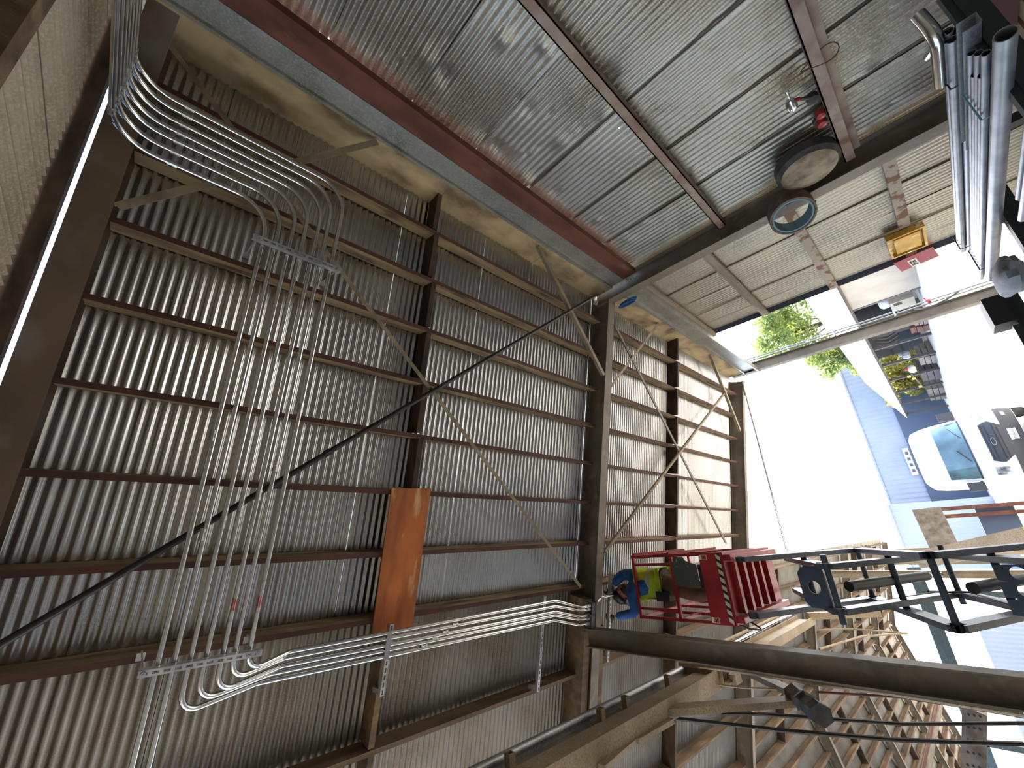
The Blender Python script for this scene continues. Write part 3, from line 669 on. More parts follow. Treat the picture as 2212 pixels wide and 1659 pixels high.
# scissor stack: three crossed stages
ZS = [2.20, 1.30, 0.42, -0.42]; YN, YFAR = 6.02, 8.05
def arm(p0, p1, name='scissor_arm', w=0.06, h=0.15):
    mb = MB(); mb.bar(p0, p1, w, h, up=(0, 0.3, 1)); return part(name, mb, 'lift_grey', t)
for i in range(3):
    for x in (-0.27, -0.90):
        a, b = (YN, YFAR) if i % 2 == 0 else (YFAR, YN)
        ar = arm((x, a, ZS[i]), (x, b, ZS[i+1]))
        for y, z in ((a, ZS[i]), (b, ZS[i+1])):
            s_ = 1 if x > -.5 else -1
            mb = MB(); mb.lathe([(.036, 0), (.036, .012), (.02, .016)], (x + s_*.025, y, z), (s_, 0, 0), 12); part('pivot_pin', mb, 'pin_metal', ar, smooth=True)
            mb = MB(); mb.lathe([(.05, -.03), (.05, .03)], (x, y, z), (1, 0, 0), 12); part('pivot_hub', mb, 'lift_dark', ar, smooth=True)
    for x in (-0.36, -0.81):
        a, b = (YFAR, YN) if i % 2 == 0 else (YN, YFAR)
        ar = arm((x, a, ZS[i]), (x, b, ZS[i+1]))
        y, z = (b, ZS[i+1])
        mb = MB(); mb.lathe([(.036, 0), (.036, .012)], (x + .025, y, z), (1, 0, 0), 12); part('pivot_pin', mb, 'pin_metal', ar, smooth=True)
    ym, zm = (YN + YFAR)/2, (ZS[i] + ZS[i+1])/2
    mb = MB(); mb.tube([(-.93, ym, zm), (-.24, ym, zm)], 0.035, 10); part('cross_tube', mb, 'lift_grey', t, smooth=True)
for y, z in ((YN, ZS[1]), (YN, ZS[2]), (YN, ZS[3]), (YFAR, ZS[1]), (YFAR, ZS[2])):
    mb = MB(); mb.tube([(-.93, y, z), (-.24, y, z)], 0.032, 10); part('cross_tube', mb, 'lift_grey', t, smooth=True)
def plate(y, z, tilt, holes):
    # cross plate with round lightening holes, built as a ring strip per hole
    mb = MB(); w0, w1 = -.80, -.37; n = len(holes); seg = (w1 - w0)/max(1, n)
    x = V((1, 0, 0)); u = V((0, math.sin(tilt), math.cos(tilt))); nn = x.cross(u); H = 0.15
    for k, r in enumerate(holes):
        c = V((w0 + seg*(k + .5), y, z)); m = 16; out = []; inn = []
        for j in range(m):
            a = 2*math.pi*j/m; ca, sa = math.cos(a), math.sin(a); sc = 1/max(abs(ca)/(seg/2), abs(sa)/H)
            out.append(c + x*ca*sc + u*sa*sc); inn.append(c + x*ca*r + u*sa*r)
        vs = out + inn + [p + nn*.012 for p in out + inn]; fs = []
        for j in range(m):
            q = (j + 1) % m
            fs += [[j, q, m+q, m+j], [2*m+j, 3*m+j, 3*m+q, 2*m+q], [m+j, m+q, 3*m+q, 3*m+j]]
        mb.add(vs, fs)
    return part('cross_plate', mb, 'lift_grey', t)
plate(YN + .12, ZS[1] + .20, 0.3, [0.07]); plate(YN + .16, ZS[3] + .30, 0.25, [0.055, 0.055, 0.055])
mb = MB(); mb.box((-.85, YN + .05, ZS[1] + .06), (-.32, YN + .20, ZS[1] + .10)); part('cross_channel', mb, 'lift_grey', t)
mb = MB(); mb.tube([(-.585, YN + .25, ZS[1] - .10), (-.585, YFAR - .3, ZS[2] + .22)], 0.055, 12); cyl = part('lift_cylinder', mb, 'lift_dark', t, smooth=True)
mb = MB(); mb.tube([(-.585, YFAR - .3, ZS[2] + .22), (-.585, YFAR - .05, ZS[2] + .1)], 0.03, 10); part('piston_rod', mb, 'chrome', cyl, smooth=True)
mb = MB(); mb.tube([(-.585, YFAR - .3, ZS[3] + .1), (-.585, YN + .3, ZS[2] - .2)], 0.055, 12); part('lift_cylinder', mb, 'lift_dark', t, smooth=True)
for off in (.05, -.05):
    mb = MB(); mb.tube(arc([(-.83, YN + .05, ZS[1] + off), (-.80, YN + .6, ZS[1] - .12), (-.79, YFAR - .2, ZS[2] + .2 + off), (-.76, YFAR - .3, ZS[2] - .1), (-.78, YN + .3, ZS[3] + .28)], .1), 0.012, 6); part('hydraulic_hose', mb, 'black', t, smooth=True)
mb = MB(); mb.bar((-.36, YN + .12, ZS[1] + .16), (-.36, YN + .9, ZS[1] - .22), .012, .06); part('safety_bar', mb, 'cream', t)
mb = MB(); mb.box((-1.0, 6.0, -1.45), (-.17, 8.15, -.75)); mb.box((-.95, 6.1, -.75), (-.22, 8.0, -.52)); part('chassis', mb, 'lift_grey', t)
for x in (-1.02, -.30):
    for y in (6.25, 7.85):
        mb = MB(); mb.lathe([(.10, 0), (.20, 0), (.20, .14), (.10, .14)], (x, y, FZ + .22), (1, 0, 0), 18); part('wheel', mb, 'rubber', t, smooth=True)

# ================================================================ WORKER
mat('skin', 'b98068', 0.6); mat('jacket', '2c5f9e', 0.8, 0, alt='234c80', scale=9); mat('vest', 'b7cf2a', 0.7, 0, alt='9db520', scale=10)
mat('trousers', '6b4c3c', 0.85, 0, alt='5a3f32', scale=8); mat('glove', '26262a', 0.7); mat('hat', '1c1c1e', 0.4); mat('boot', '3a2d24', 0.7); mat('reflective', 'a7aba2', 0.4)
PY = 6.16
def W(px, py, Y=PY): return atY(px, py, Y)
def skin(name, verts, edges, radii, matname, parent, root=0, sub=2, label=None):
    l = wloc(parent)
    me = bpy.data.meshes.new(name); me.from_pydata([tuple(V(v) - l) for v in verts], edges, [])
    o = bpy.data.objects.new(name, me); COL.objects.link(o); o.parent = parent; me.materials.append(M[matname])
    md = o.modifiers.new('skin', 'SKIN'); md.use_smooth_shade = True
    for i, r in enumerate(radii):
        sv = me.skin_vertices[0].data[i]; sv.radius = (r, r) if not isinstance(r, tuple) else r; sv.use_root = (i == root)
    o.modifiers.new('sub', 'SUBSURF').levels = sub; o.modifiers['sub'].render_levels = sub
    return props(o, label)
FLOOR = ZF + 0.03
hip = V((-.58, PY, 3.34)); waist = V((-.56, PY, 3.50)); chest = V((-.585, PY, 3.75)); neck = V((-.63, PY - .02, 3.96)); headc = V((-.70, PY - .02, 4.09))
t = thing('person', 'worker in black hard hat, blue shirt and lime vest reaching up from the lift', 'person', (-.62, PY, FLOOR))
shR, shL = V((-.49, PY + .15, 3.92)), V((-.70, PY - .17, 3.83))
elL, wrL = V((-.95, PY - .20, 3.80)), V((-1.03, PY - .18, 4.20))
elR, wrR = V((-.44, PY + .02, 4.07)), V((-.62, PY - .16, 4.20))
hL, hR = V((-.57, PY - .10, 3.30)), V((-.59, PY + .11, 3.30))
kL, kR = V((-.70, PY - .12, 2.84)), V((-.66, PY + .13, 2.84)); aL, aR = V((-.62, PY - .13, FLOOR + .12)), V((-.60, PY + .14, FLOOR + .12))
body = [hip, waist, chest, neck, headc + V((.03, 0, -.06)), shL, elL, wrL, shR, elR, wrR, hL, kL, aL, hR, kR, aR]
edges = [(0, 1), (1, 2), (2, 3), (3, 4), (2, 5), (5, 6), (6, 7), (2, 8), (8, 9), (9, 10), (0, 11), (11, 12), (12, 13), (0, 14), (14, 15), (15, 16)]
skin('body', body, edges, [.13, .13, .15, .055, .06, .06, .042, .03, .06, .042, .03, .09, .06, .045, .09, .06, .045], 'skin', t)
skin('shirt', [waist + V((0, 0, -.06)), chest, neck + V((0, 0, -.05)), shL, elL, wrL.lerp(elL, .08), shR, elR, wrR.lerp(elR, .08)], [(0, 1), (1, 2), (1, 3), (3, 4), (4, 5), (1, 6), (6, 7), (7, 8)], [.175, .205, .09, .11, .078, .056, .12, .09, .06], 'jacket', t)
skin('vest', [waist + V((-.005, 0, -.10)), waist + V((-.01, 0, .04)), chest + V((-.005, 0, -.02)), chest + V((0, 0, .10))], [(0, 1), (1, 2), (2, 3)], [(.20, .215), (.20, .21), (.222, .23), (.165, .19)], 'vest', t, root=1)
for sy in (-1, 1):
    mb = MB(); mb.bar(chest + V((-.19, sy*.09, -.30)), chest + V((-.165, sy*.09, .10)), .05, .008, up=(1, 0, 0)); part('reflective_band', mb, 'reflective', t)
mb = MB(); mb.lathe([(.196, -.03), (.2, 0), (.196, .03)], waist + V((0, 0, .05)), (0, 0, 1), 20); part('reflective_band', mb, 'reflective', t, smooth=True)
skin('trousers', [hip + V((.01, 0, .14)), hip, hL, kL, aL, hR, kR, aR], [(0, 1), (1, 2), (2, 3), (3, 4), (1, 5), (5, 6), (6, 7)], [.17, .185, .13, .105, .085, .13, .105, .085], 'trousers', t)
for a in (aL, aR):
    mb = MB(); mb.lathe([(.055, .10), (.06, 0), (.06, -.09)], a, (0, 0, 1), 12); mb.box((a.x - .19, a.y - .05, FLOOR), (a.x + .07, a.y + .05, FLOOR + .075)); part('boot', mb, 'boot', t, smooth=True)
# head, face
mb = MB(); hd = headc
R_ = Matrix.Rotation(math.radians(-40), 3, 'Y')       # bent forward, looking along -X
def hp(x, y, z): return hd + R_ @ V((x, y, z))*1.12
vs = []; fs = []; nu, nv = 18, 12
for j in range(nv + 1):
    ph = math.pi*j/nv
    for i in range(nu):
        th = 2*math.pi*i/nu; x = math.cos(th)*math.sin(ph); yv = math.sin(th)*math.sin(ph); z = math.cos(ph)
        rx, ry, rz = .098, .077, .118
        if z < 0: ry *= 1 - .22*(-z)**1.5; rx *= 1 - .12*(-z)
        if x < -.7 and abs(yv) < .3: rx += .004
        vs.append(hp(x*rx, yv*ry, z*rz))
for j in range(nv):
    for i in range(nu): fs.append([j*nu+i, j*nu+(i+1) % nu, (j+1)*nu+(i+1) % nu, (j+1)*nu+i])
mb.add(vs, fs); hdp = part('head', mb, 'skin', t, smooth=True)
mb = MB(); mb.tube([hp(-.092, 0, .02), hp(-.112, 0, -.015), hp(-.096, 0, -.028)], [.010, .016, .012], 8); part('nose', mb, 'skin', hdp, smooth=True)
for sy in (-1, 1):
    mb = MB(); mb.lathe([(.0, .012), (.012, .008), (.014, 0)], hp(-.088, sy*.032, .008), hp(-1, 0, 0) - hp(0, 0, 0), 10); part('eye', mb, 'black', hdp, smooth=True)
    mb = MB(); mb.tube([hp(.005, sy*.078, .02), hp(.02, sy*.088, .0), hp(.008, sy*.078, -.03)], [.012, .018, .009], 8); part('ear', mb, 'skin', hdp, smooth=True)
mb = MB(); mb.tube([hp(-.088, -.025, -.058), hp(-.096, 0, -.06), hp(-.088, .025, -.058)], .006, 6); part('mouth', mb, 'red_lens', hdp, smooth=True)
mb = MB(); mb.lathe([(.075, -.135), (.085, -.09), (.09, -.06), (.087, -.05)], hp(-.012, 0, .02), hp(0, 0, 1) - hp(0, 0, 0), 14); part('beard', mb, 'boot', hdp, smooth=True)
up = hp(0, 0, 1) - hp(0, 0, 0)
mb = MB(); mb.lathe([(.140, -.01), (.142, .006), (.130, .016), (.126, .06), (.105, .105), (.055, .13), (.0, .136)], hp(0, 0, .045), up, 24); ht = part('hard_hat', mb, 'hat', t, smooth=True)
mb = MB(); mb.poly([hp(-.07, -.10, .05), hp(-.16, -.075, .04), hp(-.205, -.02, .036), hp(-.205, .02, .036), hp(-.16, .075, .04), hp(-.07, .10, .05)], .008); part('brim', mb, 'hat', ht)
mb = MB(); mb.tube([hp(-.125, 0, .08), hp(-.06, 0, .155), hp(.05, 0, .155), hp(.11, 0, .09)], .012, 8); part('ridge', mb, 'hat', ht, smooth=True)
mb = MB(); mb.tube([hp(-.03, .125, .06), hp(.04, .12, .03), hp(.05, .10, -.02)], .008, 6); part('strap', mb, 'black', ht)
# gloved hands with separate fingers
def hand(wr, d, palm, curl, name, K=1.25):
    d = V(d).normalized(); s_ = V(palm).normalized(); side = d.cross(s_).normalized()
    vs = [wr - d*.03, wr + d*.03, wr + d*.065]; ed = [(0, 1), (1, 2)]; rd = [.030, (.026, .038), (.024, .040)]
    for k, (off, L) in enumerate(((.030, .075), (.010, .085), (-.010, .08), (-.030, .06))):
        b0 = wr + d*.075 + side*off; dd = d.copy(); i0 = len(vs); vs.append(b0); rd.append(.0105); ed.append((2, i0)); p = b0
        for j in range(3):
            dd = (Matrix.Rotation(curl*(1 + .2*k), 3, side) @ dd); p = p + dd*L*(.42, .32, .26)[j]; vs.append(p); rd.append(.0095 - .001*j); ed.append((len(vs) - 2, len(vs) - 1))
    i0 = len(vs); b0 = wr + d*.03 + side*.035 + s_*.01; vs.append(b0); rd.append(.0115); ed.append((1, i0))
    vs.append(b0 + side*.03 + d*.03 + s_*.01); rd.append(.011); ed.append((i0, i0 + 1)); vs.append(b0 + side*.04 + d*.062 + s_*.02); rd.append(.009); ed.append((i0 + 1, i0 + 2))
    vs = [wr + (p - wr)*K for p in vs]; rd = [(r[0]*K, r[1]*K) if isinstance(r, tuple) else r*K for r in rd]
    return skin(name, vs, ed, rd, 'glove', t, sub=1)
hand(wrL + V((-.003, .004, .03)), (-.10, .05, 1), (0.2, 1, 0), 0.28, 'gloved_hand')
hand(wrR, (-.75, -.25, .45), (.1, 0, 1), 0.5, 'gloved_hand')
mb = MB(); mb.box((waist.x - .22, PY - .22, 3.22), (waist.x - .10, PY - .04, 3.42)); mb.box((waist.x - .20, PY + .02, 3.26), (waist.x - .10, PY + .16, 3.40)); part('tool_pouch', mb, 'black', t)
mb = MB(); mb.lathe([(.188, -.03), (.19, .03)], waist + V((0, 0, -.12)), (0, 0, 1), 18); part('belt', mb, 'boot', t, smooth=True)


# ================================================================ RUNWAY BEAM AND DROPS BESIDE THE COLUMN
XB_ = -1.80
t = thing('runway_beam', 'rust-speckled runway beam with a bright rail, left of the bare column', 'beam', (XB_, 5, 3.2))
mb = MB(); mb.box((XB_ - .14, 2.4, 3.20), (XB_ - .02, 6.86, 3.52)); mb.box((XB_ - .18, 2.4, 3.17), (XB_ + .05, 6.86, 3.20)); part('girder', mb, 'steel_beige', t)
mb = MB(); mb.box((XB_ - .20, 2.4, 3.52), (XB_ - .06, 6.86, 3.66)); part('top_channel', mb, 'steel_dark', t)
mb = MB(); mb.box((XB_ - .20, 2.4, 3.66), (XB_ + .02, 6.86, 3.675)); mb.tube([(XB_ - .0, 2.4, 3.70), (XB_ - .0, 6.8, 3.70)], 0.045, 12); part('rail_pipe', mb, 'galv', t, smooth=True)
for y in (3.15, 4.55, 5.05, 6.1):
    mb = MB(); a = V((XB_ - .08, y, 3.545)); mb.pipe(a, a + V((.17, 0, 0)), 0.05, 0.042, 4); part('stub', mb, 'steel_beige', t)
for y in (6.86, 6.98, 7.10):
    mb = MB(); mb.box((XB_ - .16, y, 3.12), (XB_ + .06, y + .015, 3.72)); part('end_plate', mb, 'steel_beige', t)
mb = MB(); mb.box((XB_ - .12, 6.88, 3.05), (XB_ - .10, 7.2, 3.70)); mb.box((XB_ - .14, 7.0, 3.00), (XB_ - .02, 7.2, 3.10)); part('end_web', mb, 'steel_beige', t)
t = thing('runway_beam', 'pale runway beam running on beyond the scissor lift', 'beam', (XB_, 10, 3.2))
mb = MB(); mb.ibeam(V((XB_ - .10, 7.6, 3.45)), V((XB_ - .10, 12.6, 3.45)), 0.36, 0.16); part('girder', mb, 'steel_beige', t)
mb = MB(); mb.tube([(XB_ + .0, 7.6, 3.72), (XB_ + .0, 12.5, 3.74)], 0.04, 10); part('rail_pipe', mb, 'conduit', t, smooth=True)
mb = MB(); mb.tube([(XB_ + .09, 7.6, 3.70), (XB_ + .09, 12.5, 3.72)], 0.028, 8); part('side_pipe', mb, 'steel_beige', t, smooth=True)
mb = MB(); mb.bar(V((XB_, 12.45, 3.35)), atX(1900, 1325, XB_), 0.12, 0.14, up=(1, 0, 0)); part('drop_post', mb, 'steel_beige', t)
# hanger brace: two legs to a taped joint
t = thing('hanger_brace', 'speckled steel hanger brace ending in a taped-up joint', 'brace', atX(1740, 1490, -1.85))
mb = MB(); mb.chan(atX(1342, 1533, -1.85), atX(1745, 1505, -1.85), 0.19, 0.07, up=(0, 1, .3)); part('strut', mb, 'steel_beige', t)
mb = MB(); mb.chan(atX(1598, 1437, -1.85), atX(1735, 1500, -1.85), 0.16, 0.07, up=(0, 1, .3)); part('strut', mb, 'steel_dark', t)
mb = MB(); a, b = atX(1718, 1502, -1.83), atX(1776, 1545, -1.83); d = b - a
mb.tube([a - d*.25, a - d*.05, a.lerp(b, .3), a.lerp(b, .45), a.lerp(b, .5), a.lerp(b, .8), b], [.05, .12, .10, .13, .10, .12, .115], 6); part('taped_joint', mb, 'rubber', t)
for pa, pb in (((1375, 1600), (1450, 1556)), ((1300, 1659), (1385, 1585))):
    mb = MB(); mb.bar(atX(*pa, -1.95), atX(*pb, -1.95), 0.05, 0.08); part('side_strut', mb, 'steel_beige', t)
DROPS = [([(1467, 1434), (1613, 1452), (1768, 1477), (1950, 1501), (2052, 1518), (2212, 1543)], -1.62, .026, 'steel_beige', 'pale drop pipe leaving the end of the runway beam'),
         ([(1560, 1541), (1650, 1543), (1950, 1564), (2212, 1562)], -2.05, .020, 'black_pipe', 'upper of the two dark cables hanging past the taped joint'),
         ([(1459, 1552), (1494, 1556), (1700, 1579), (1950, 1599), (2212, 1607)], -2.05, .022, 'black_pipe', 'lower of the two dark cables hanging past the taped joint'),
         ([(1768, 1495), (1950, 1506), (2212, 1549)], -1.75, .014, 'rust', 'thin rusty rod hanging just below the pale drop pipe'),
         ([(1520, 1475), (1600, 1485), (1700, 1490)], -1.9, .014, 'steel_beige', 'thin rod tying the timber to the dark strut')]
for pts, X, r, mt, lab in DROPS:
    mb = MB(); mb.tube([atX(x, y, X) for x, y in pts], r, 8); solo('drop_cable' if mt == 'black_pipe' else 'drop_pipe', mb, mt, lab, 'cable' if mt == 'black_pipe' else 'pipe', smooth=True)
mb = MB(); mb.bar(RP(-2.35, 6.7, .45), RP(-2.35, 8.2, .45), 0.10, 0.16); solo('timber_stub', mb, 'old_wood', 'broken brown timber above the runway beam end', 'timber')
# bent pipes in the old hall
for pts, X, lab in (([(1690, 1385), (1740, 1362), (1830, 1358), (1960, 1368)], -3.2, 'thin bent pipe sagging across the hall behind the lift arms'), ([(1770, 1402), (1860, 1375), (1960, 1368)], -3.2, 'thin curved pipe rising to meet the sagging one')):
    mb = MB(); mb.tube(arc([atX(x, y, X) for x, y in pts], .6), .03, 6); solo('bent_pipe', mb, 'steel_beige', lab, 'pipe', smooth=True)
mb = MB(); a, b = atY(2105, 1530, 8.5), atY(2102, 1700, 8.5); mb.bar(a, b, .21, .21, up=(0, 1, 0))
t = thing('perforated_post', 'grey-brown perforated post crossing the bright gap below the column', 'post', b); part('post', mb, 'grey_wood', t)
for k in range(6):
    for dz in (-.05, .0, .05):
        p = a.lerp(b, .06 + .16*k); mb = MB(); mb.lathe([(.013, 0), (.013, .004)], p + V((0, -.105, dz)), (0, -1, 0), 8); part('hole', mb, 'black', t)
t = thing('pipe_bundle', 'copper pipes strapped along a pale pole in the old hall', 'pipes', atY(2028, 1521, 20))
c0 = atY(2028, 1518, 26); c1 = V((c0.x, 12.5, c0.z))
mb = MB(); mb.bar(c0, c1, .18, .18); part('pole', mb, 'grey_wood', t)
for k in range(3):
    mb = MB(); mb.tube([c0 + V((.12 + .05*k, 0, -.03)), c1 + V((.12 + .05*k, 0, -.03))], .022, 6); part('copper_pipe', mb, 'rust', t, smooth=True)

# ================================================================ PIPE RACK BY THE TIN WALL
mat('green_steel', '2e3a38', 0.5, 0.2, alt='232c2b', scale=6)
mat('pallet_wood', 'a08a68', 0.85, 0, alt='7d684c', scale=5, bump=0.2)
mat('maroon', '5b3a3d', 0.8); mat('red_paint', 'a31f2a', 0.45); mat('grey_bag', '8f9297', 0.7, 0, alt='7a7d82', scale=8); mat('cyan_tie', '7fb2c0', 0.5)
t = thing('pipe_rack', 'dark green steel rack holding loose conduit by the tin wall', 'rack', (2.3, 4.6, FZ + .02))
for y in (3.10, 4.62, 6.12):
    mb = MB(); mb.bar((1.45, y, -.925), (3.05, y, -.925), 0.09, 0.10); part('cross_arm', mb, 'green_steel', t)
    for x in (1.6, 2.98):
        mb = MB(); mb.bar((x, y, FZ + .02), (x, y, -.97), 0.08, 0.08); part('leg', mb, 'green_steel', t)
for x in (1.6, 2.98):
    mb = MB(); mb.bar((x, 3.0, -1.55), (x, 6.2, -1.55), 0.06, 0.08); part('side_rail', mb, 'green_steel', t)
mb = MB(); mb.box((1.80, 6.0, -.875), (2.10, 6.28, -.72)); part('black_bin', mb, 'black', t)
mb = MB(); mb.box((1.45, 5.98, -.875), (1.75, 6.32, -.82)); part('green_tray', mb, 'green_steel', t)
mb = MB(); mb.box((1.2, 3.07, -.90), (3.4, 3.13, -.84)); part('tie_bar', mb, 'green_steel', t)
def stock(x, z, y0, y1, r, label, mt='stock_pipe', grp='loose conduit on the rack'):
    mb = MB(); mb.pipe((x, y0, z), (x, y1, z), r, r*.88, 14); return solo('loose_conduit', mb, mt, label, 'conduit', grp, smooth=True)
BZ = -.872
stock(2.20, BZ + .045, 2.68, 5.75, .042, 'widest loose pipe on the rack, big open end')
for k, (x, lv, y0) in enumerate(((2.745, 0, 3.13), (2.80, 0, 3.14), (2.69, 0, 3.02), (2.775, 1, 3.08), (2.72, 1, 3.10))):
    stock(x, BZ + .028 + lv*.048, y0, 6.0 + .02*k, .027, ['thick loose pipe in the black-tied bundle, near wall side', 'thick loose pipe in the black-tied bundle, second from the wall', 'thick loose pipe in the black-tied bundle, nearest the big pipe', 'thick loose pipe on top of the black-tied bundle', 'second thick loose pipe on top of the black-tied bundle'][k])
for k in range(10):
    x = 2.33 + .042*(k % 5) + (.021 if k >= 5 else 0); lv = k // 5
    stock(x, BZ + .022 + lv*.036, 2.92 + .07*((k*3) % 5) + .16*(1 - lv), 6.02 + .03*(k % 3), .0195, ('slim pipe, %s in the %s row of the cyan-tied bundle' % (['nearest the big pipe', 'second from the big pipe', 'middle one', 'fourth from the big pipe', 'farthest from the big pipe'][k % 5], ['lower', 'upper'][lv])), grp='cyan-tied slim pipes')
stock(2.93, BZ + .02, 3.36, 5.7, .018, 'single slim loose pipe lying nearest the tin wall')
stock(1.98, BZ + .02, 2.72, 3.95, .018, 'short slim pipe on the aisle side of the rack'); stock(1.90, BZ + .024, 2.95, 4.1, .024, 'short thick pipe on the aisle side of the rack')
mb = MB(); mb.box((2.56, 2.92, BZ), (2.64, 4.05, BZ + .003)); mb.box((2.56, 2.92, BZ), (2.563, 4.05, BZ + .08)); mb.box((2.637, 2.92, BZ), (2.64, 4.05, BZ + .08))
solo('strut_length', mb, 'galv', 'short grey galvanized channel lying between the pipe bundles', 'channel')
mb = MB(); mb.tube(arc([(2.74, 3.45, BZ + .13), (2.74, 3.04, BZ + .13), (2.92, 2.97, BZ + .16)], .12), .038, 14, caps=False); solo('conduit_elbow', mb, 'conduit', 'shiny conduit elbow lying on the black-tied bundle', 'elbow', smooth=True)
mb = MB(); a, b = atX(2033, 80, 2.78), atX(2003, 122, 2.9); mb.tube([a, b], .022, 12); solo('pipe_offcut', mb, 'conduit', 'short pipe offcut sticking out towards the wall', 'pipe', smooth=True)
for y, x0, x1, z1, mt, lab in ((3.45, 2.66, 2.835, BZ + .11, 'black', 'black tie round the near end of the thick pipe bundle'), (5.9, 2.66, 2.835, BZ + .11, 'black', 'black tie round the far end of the thick pipe bundle'), (3.42, 2.31, 2.555, BZ + .085, 'cyan_tie', 'cyan tie round the near end of the slim pipe bundle'), (5.75, 2.31, 2.555, BZ + .085, 'black', 'dark tie round the far end of the slim pipe bundle')):
    mb = MB(); mb.tube([(x0, y, BZ + .006), (x1, y + .01, BZ + .006), (x1, y + .02, z1), (x0, y, z1)], .006, 5, closed=True); solo('cable_tie', mb, mt, lab, 'tie')
# pallets and scrap between rack and wall
for k, z in enumerate((-1.98, -1.83, -1.68, -1.53, -1.38)):
    t = thing('pallet', ['lowest pallet of the stack by the tin wall', 'second lowest pallet of the stack by the tin wall', 'middle pallet of the stack by the tin wall', 'second pallet down in the stack by the tin wall', 'topmost pallet of the stack by the tin wall'][k], 'pallet', (3.55, 3.6, z), 'stacked pallets')
    for j in range(6):
        mb = MB(); mb.box((3.05, 3.0 + .2*j, z + .115), (4.1, 3.14 + .2*j, z + .14)); part('deck_board', mb, 'pallet_wood', t)
    for x in (3.05, 3.53, 4.0):
        mb = MB(); mb.box((x, 3.0, z + .01), (x + .1, 4.14, z + .11)); part('stringer', mb, 'pallet_wood', t)
mb = MB(); mb.box((3.15, 3.05, -1.238), (3.95, 3.9, -1.10)); solo('flat_carton', mb, 'maroon', 'dull maroon flat carton on the pallet stack', 'carton')
mb = MB(); mb.tube([(2.55, 4.05, -1.25), (3.1, 4.5, -1.30)], .055, 10); solo('red_bar', mb, 'red_paint', 'bright red steel bar under the pipe rack', 'bar', smooth=True)
mb = MB(); c = V((1.82, 4.9, -.79)); 
for j in range(1):
    vs = []; fs = []; nu, nv = 14, 9; rr = random.Random(5)
    for b in range(nv + 1):
        for a in range(nu):
            ph, th = math.pi*b/nv, 2*math.pi*a/nu; q = 1 + .18*math.sin(3*th + 2*ph) + rr.uniform(-.06, .06)
            vs.append(c + V((.13*math.sin(ph)*math.cos(th)*q, .28*math.sin(ph)*math.sin(th)*q, .09*math.cos(ph))))
    for b in range(nv):
        for a in range(nu): fs.append([b*nu+a, b*nu+(a+1) % nu, (b+1)*nu+(a+1) % nu, (b+1)*nu+a])
    mb.add(vs, fs)
solo('grey_bag', mb, 'grey_bag', 'crumpled grey plastic bag at the aisle side of the rack', 'bag', smooth=True)
# pipes clipped to the end column
t = thing('clipped_pipe', 'thin pipes and a valve clipped to the corner column at the open end', 'pipe', (4.0, 11.7, FZ))
for k, x in enumerate((4.36, 4.42)):
    mb = MB(); mb.tube([(x, 11.70, FZ + .02), (x, 11.70, 3.0)], .018, 8); part('pipe', mb, 'galv', t, smooth=True)
for z in (-.2, .9, 1.9, 2.7):
    mb = MB(); mb.box((4.30, 11.66, z), (4.45, 11.75, z + .03)); part('clip', mb, 'galv', t)
mb = MB(); c = V((4.40, 11.62, -.75)); mb.tube([c + V((-.02, .06, 0)), c], .03, 8); mb.bar(c + V((-.05, -.02, .02)), c + V((.07, -.02, .06)), .012, .02); part('valve', mb, 'red_paint', t)
mb = MB(); mb.tube(arc([(4.34, 11.68, -.5), (4.20, 11.55, -.65), (4.25, 11.5, -1.0), (4.38, 11.62, -1.2)], .15), .02, 6); part('looped_cable', mb, 'rubber', t, smooth=True)

# ================================================================ THE YARD
mat('van_white', 'e8e8e6', 0.25, 0, spec=0.6); mat('van_black', '34383d', 0.5); mat('van_glass', '5f7f86', 0.08, 0.0, alt='3d5257', scale=1.2, spec=1.0); mat('lamp_glass', 'b8bcc2', 0.15, 0.3, alt='5d646c', scale=9)
mat('plate_ink', '39404c', 0.7); mat('cladding', '949aa8', 0.6, 0.0, alt='8b91a0', scale=.3); mat('white_tin', 'e2e2de', 0.6); mat('beige_panel', '9c9282', 0.85, 0, alt='8d8373', scale=.6); mat('shed_dark', '3c4148', 0.9); mat('shed_post', '4b4544', 0.8); mat('leaf', '62744a', 0.75, 0, alt='7d8a55', scale=.35, alt2='43553c', scale2=.8); mat('leaf_yellow', '7d8050', 0.75, 0, alt='97915c', scale=.5, alt2='566547', scale2=.9); mat('bark', '5a4a3a', 0.9)
for nm, tc_ in (('leaf', 'a3b35a'), ('leaf_yellow', 'c4bd62')):
    n_ = M[nm].node_tree; b_sdf = n_.nodes['Principled BSDF']; tr_ = n_.nodes.new('ShaderNodeBsdfTranslucent'); tr_.inputs[0].default_value = lin(tc_)
    mx_ = n_.nodes.new('ShaderNodeMixShader'); mx_.inputs[0].default_value = 0.4
    n_.links.new(b_sdf.outputs[0], mx_.inputs[1]); n_.links.new(tr_.outputs[0], mx_.inputs[2]); n_.links.new(mx_.outputs[0], n_.nodes['Material Output'].inputs[0])
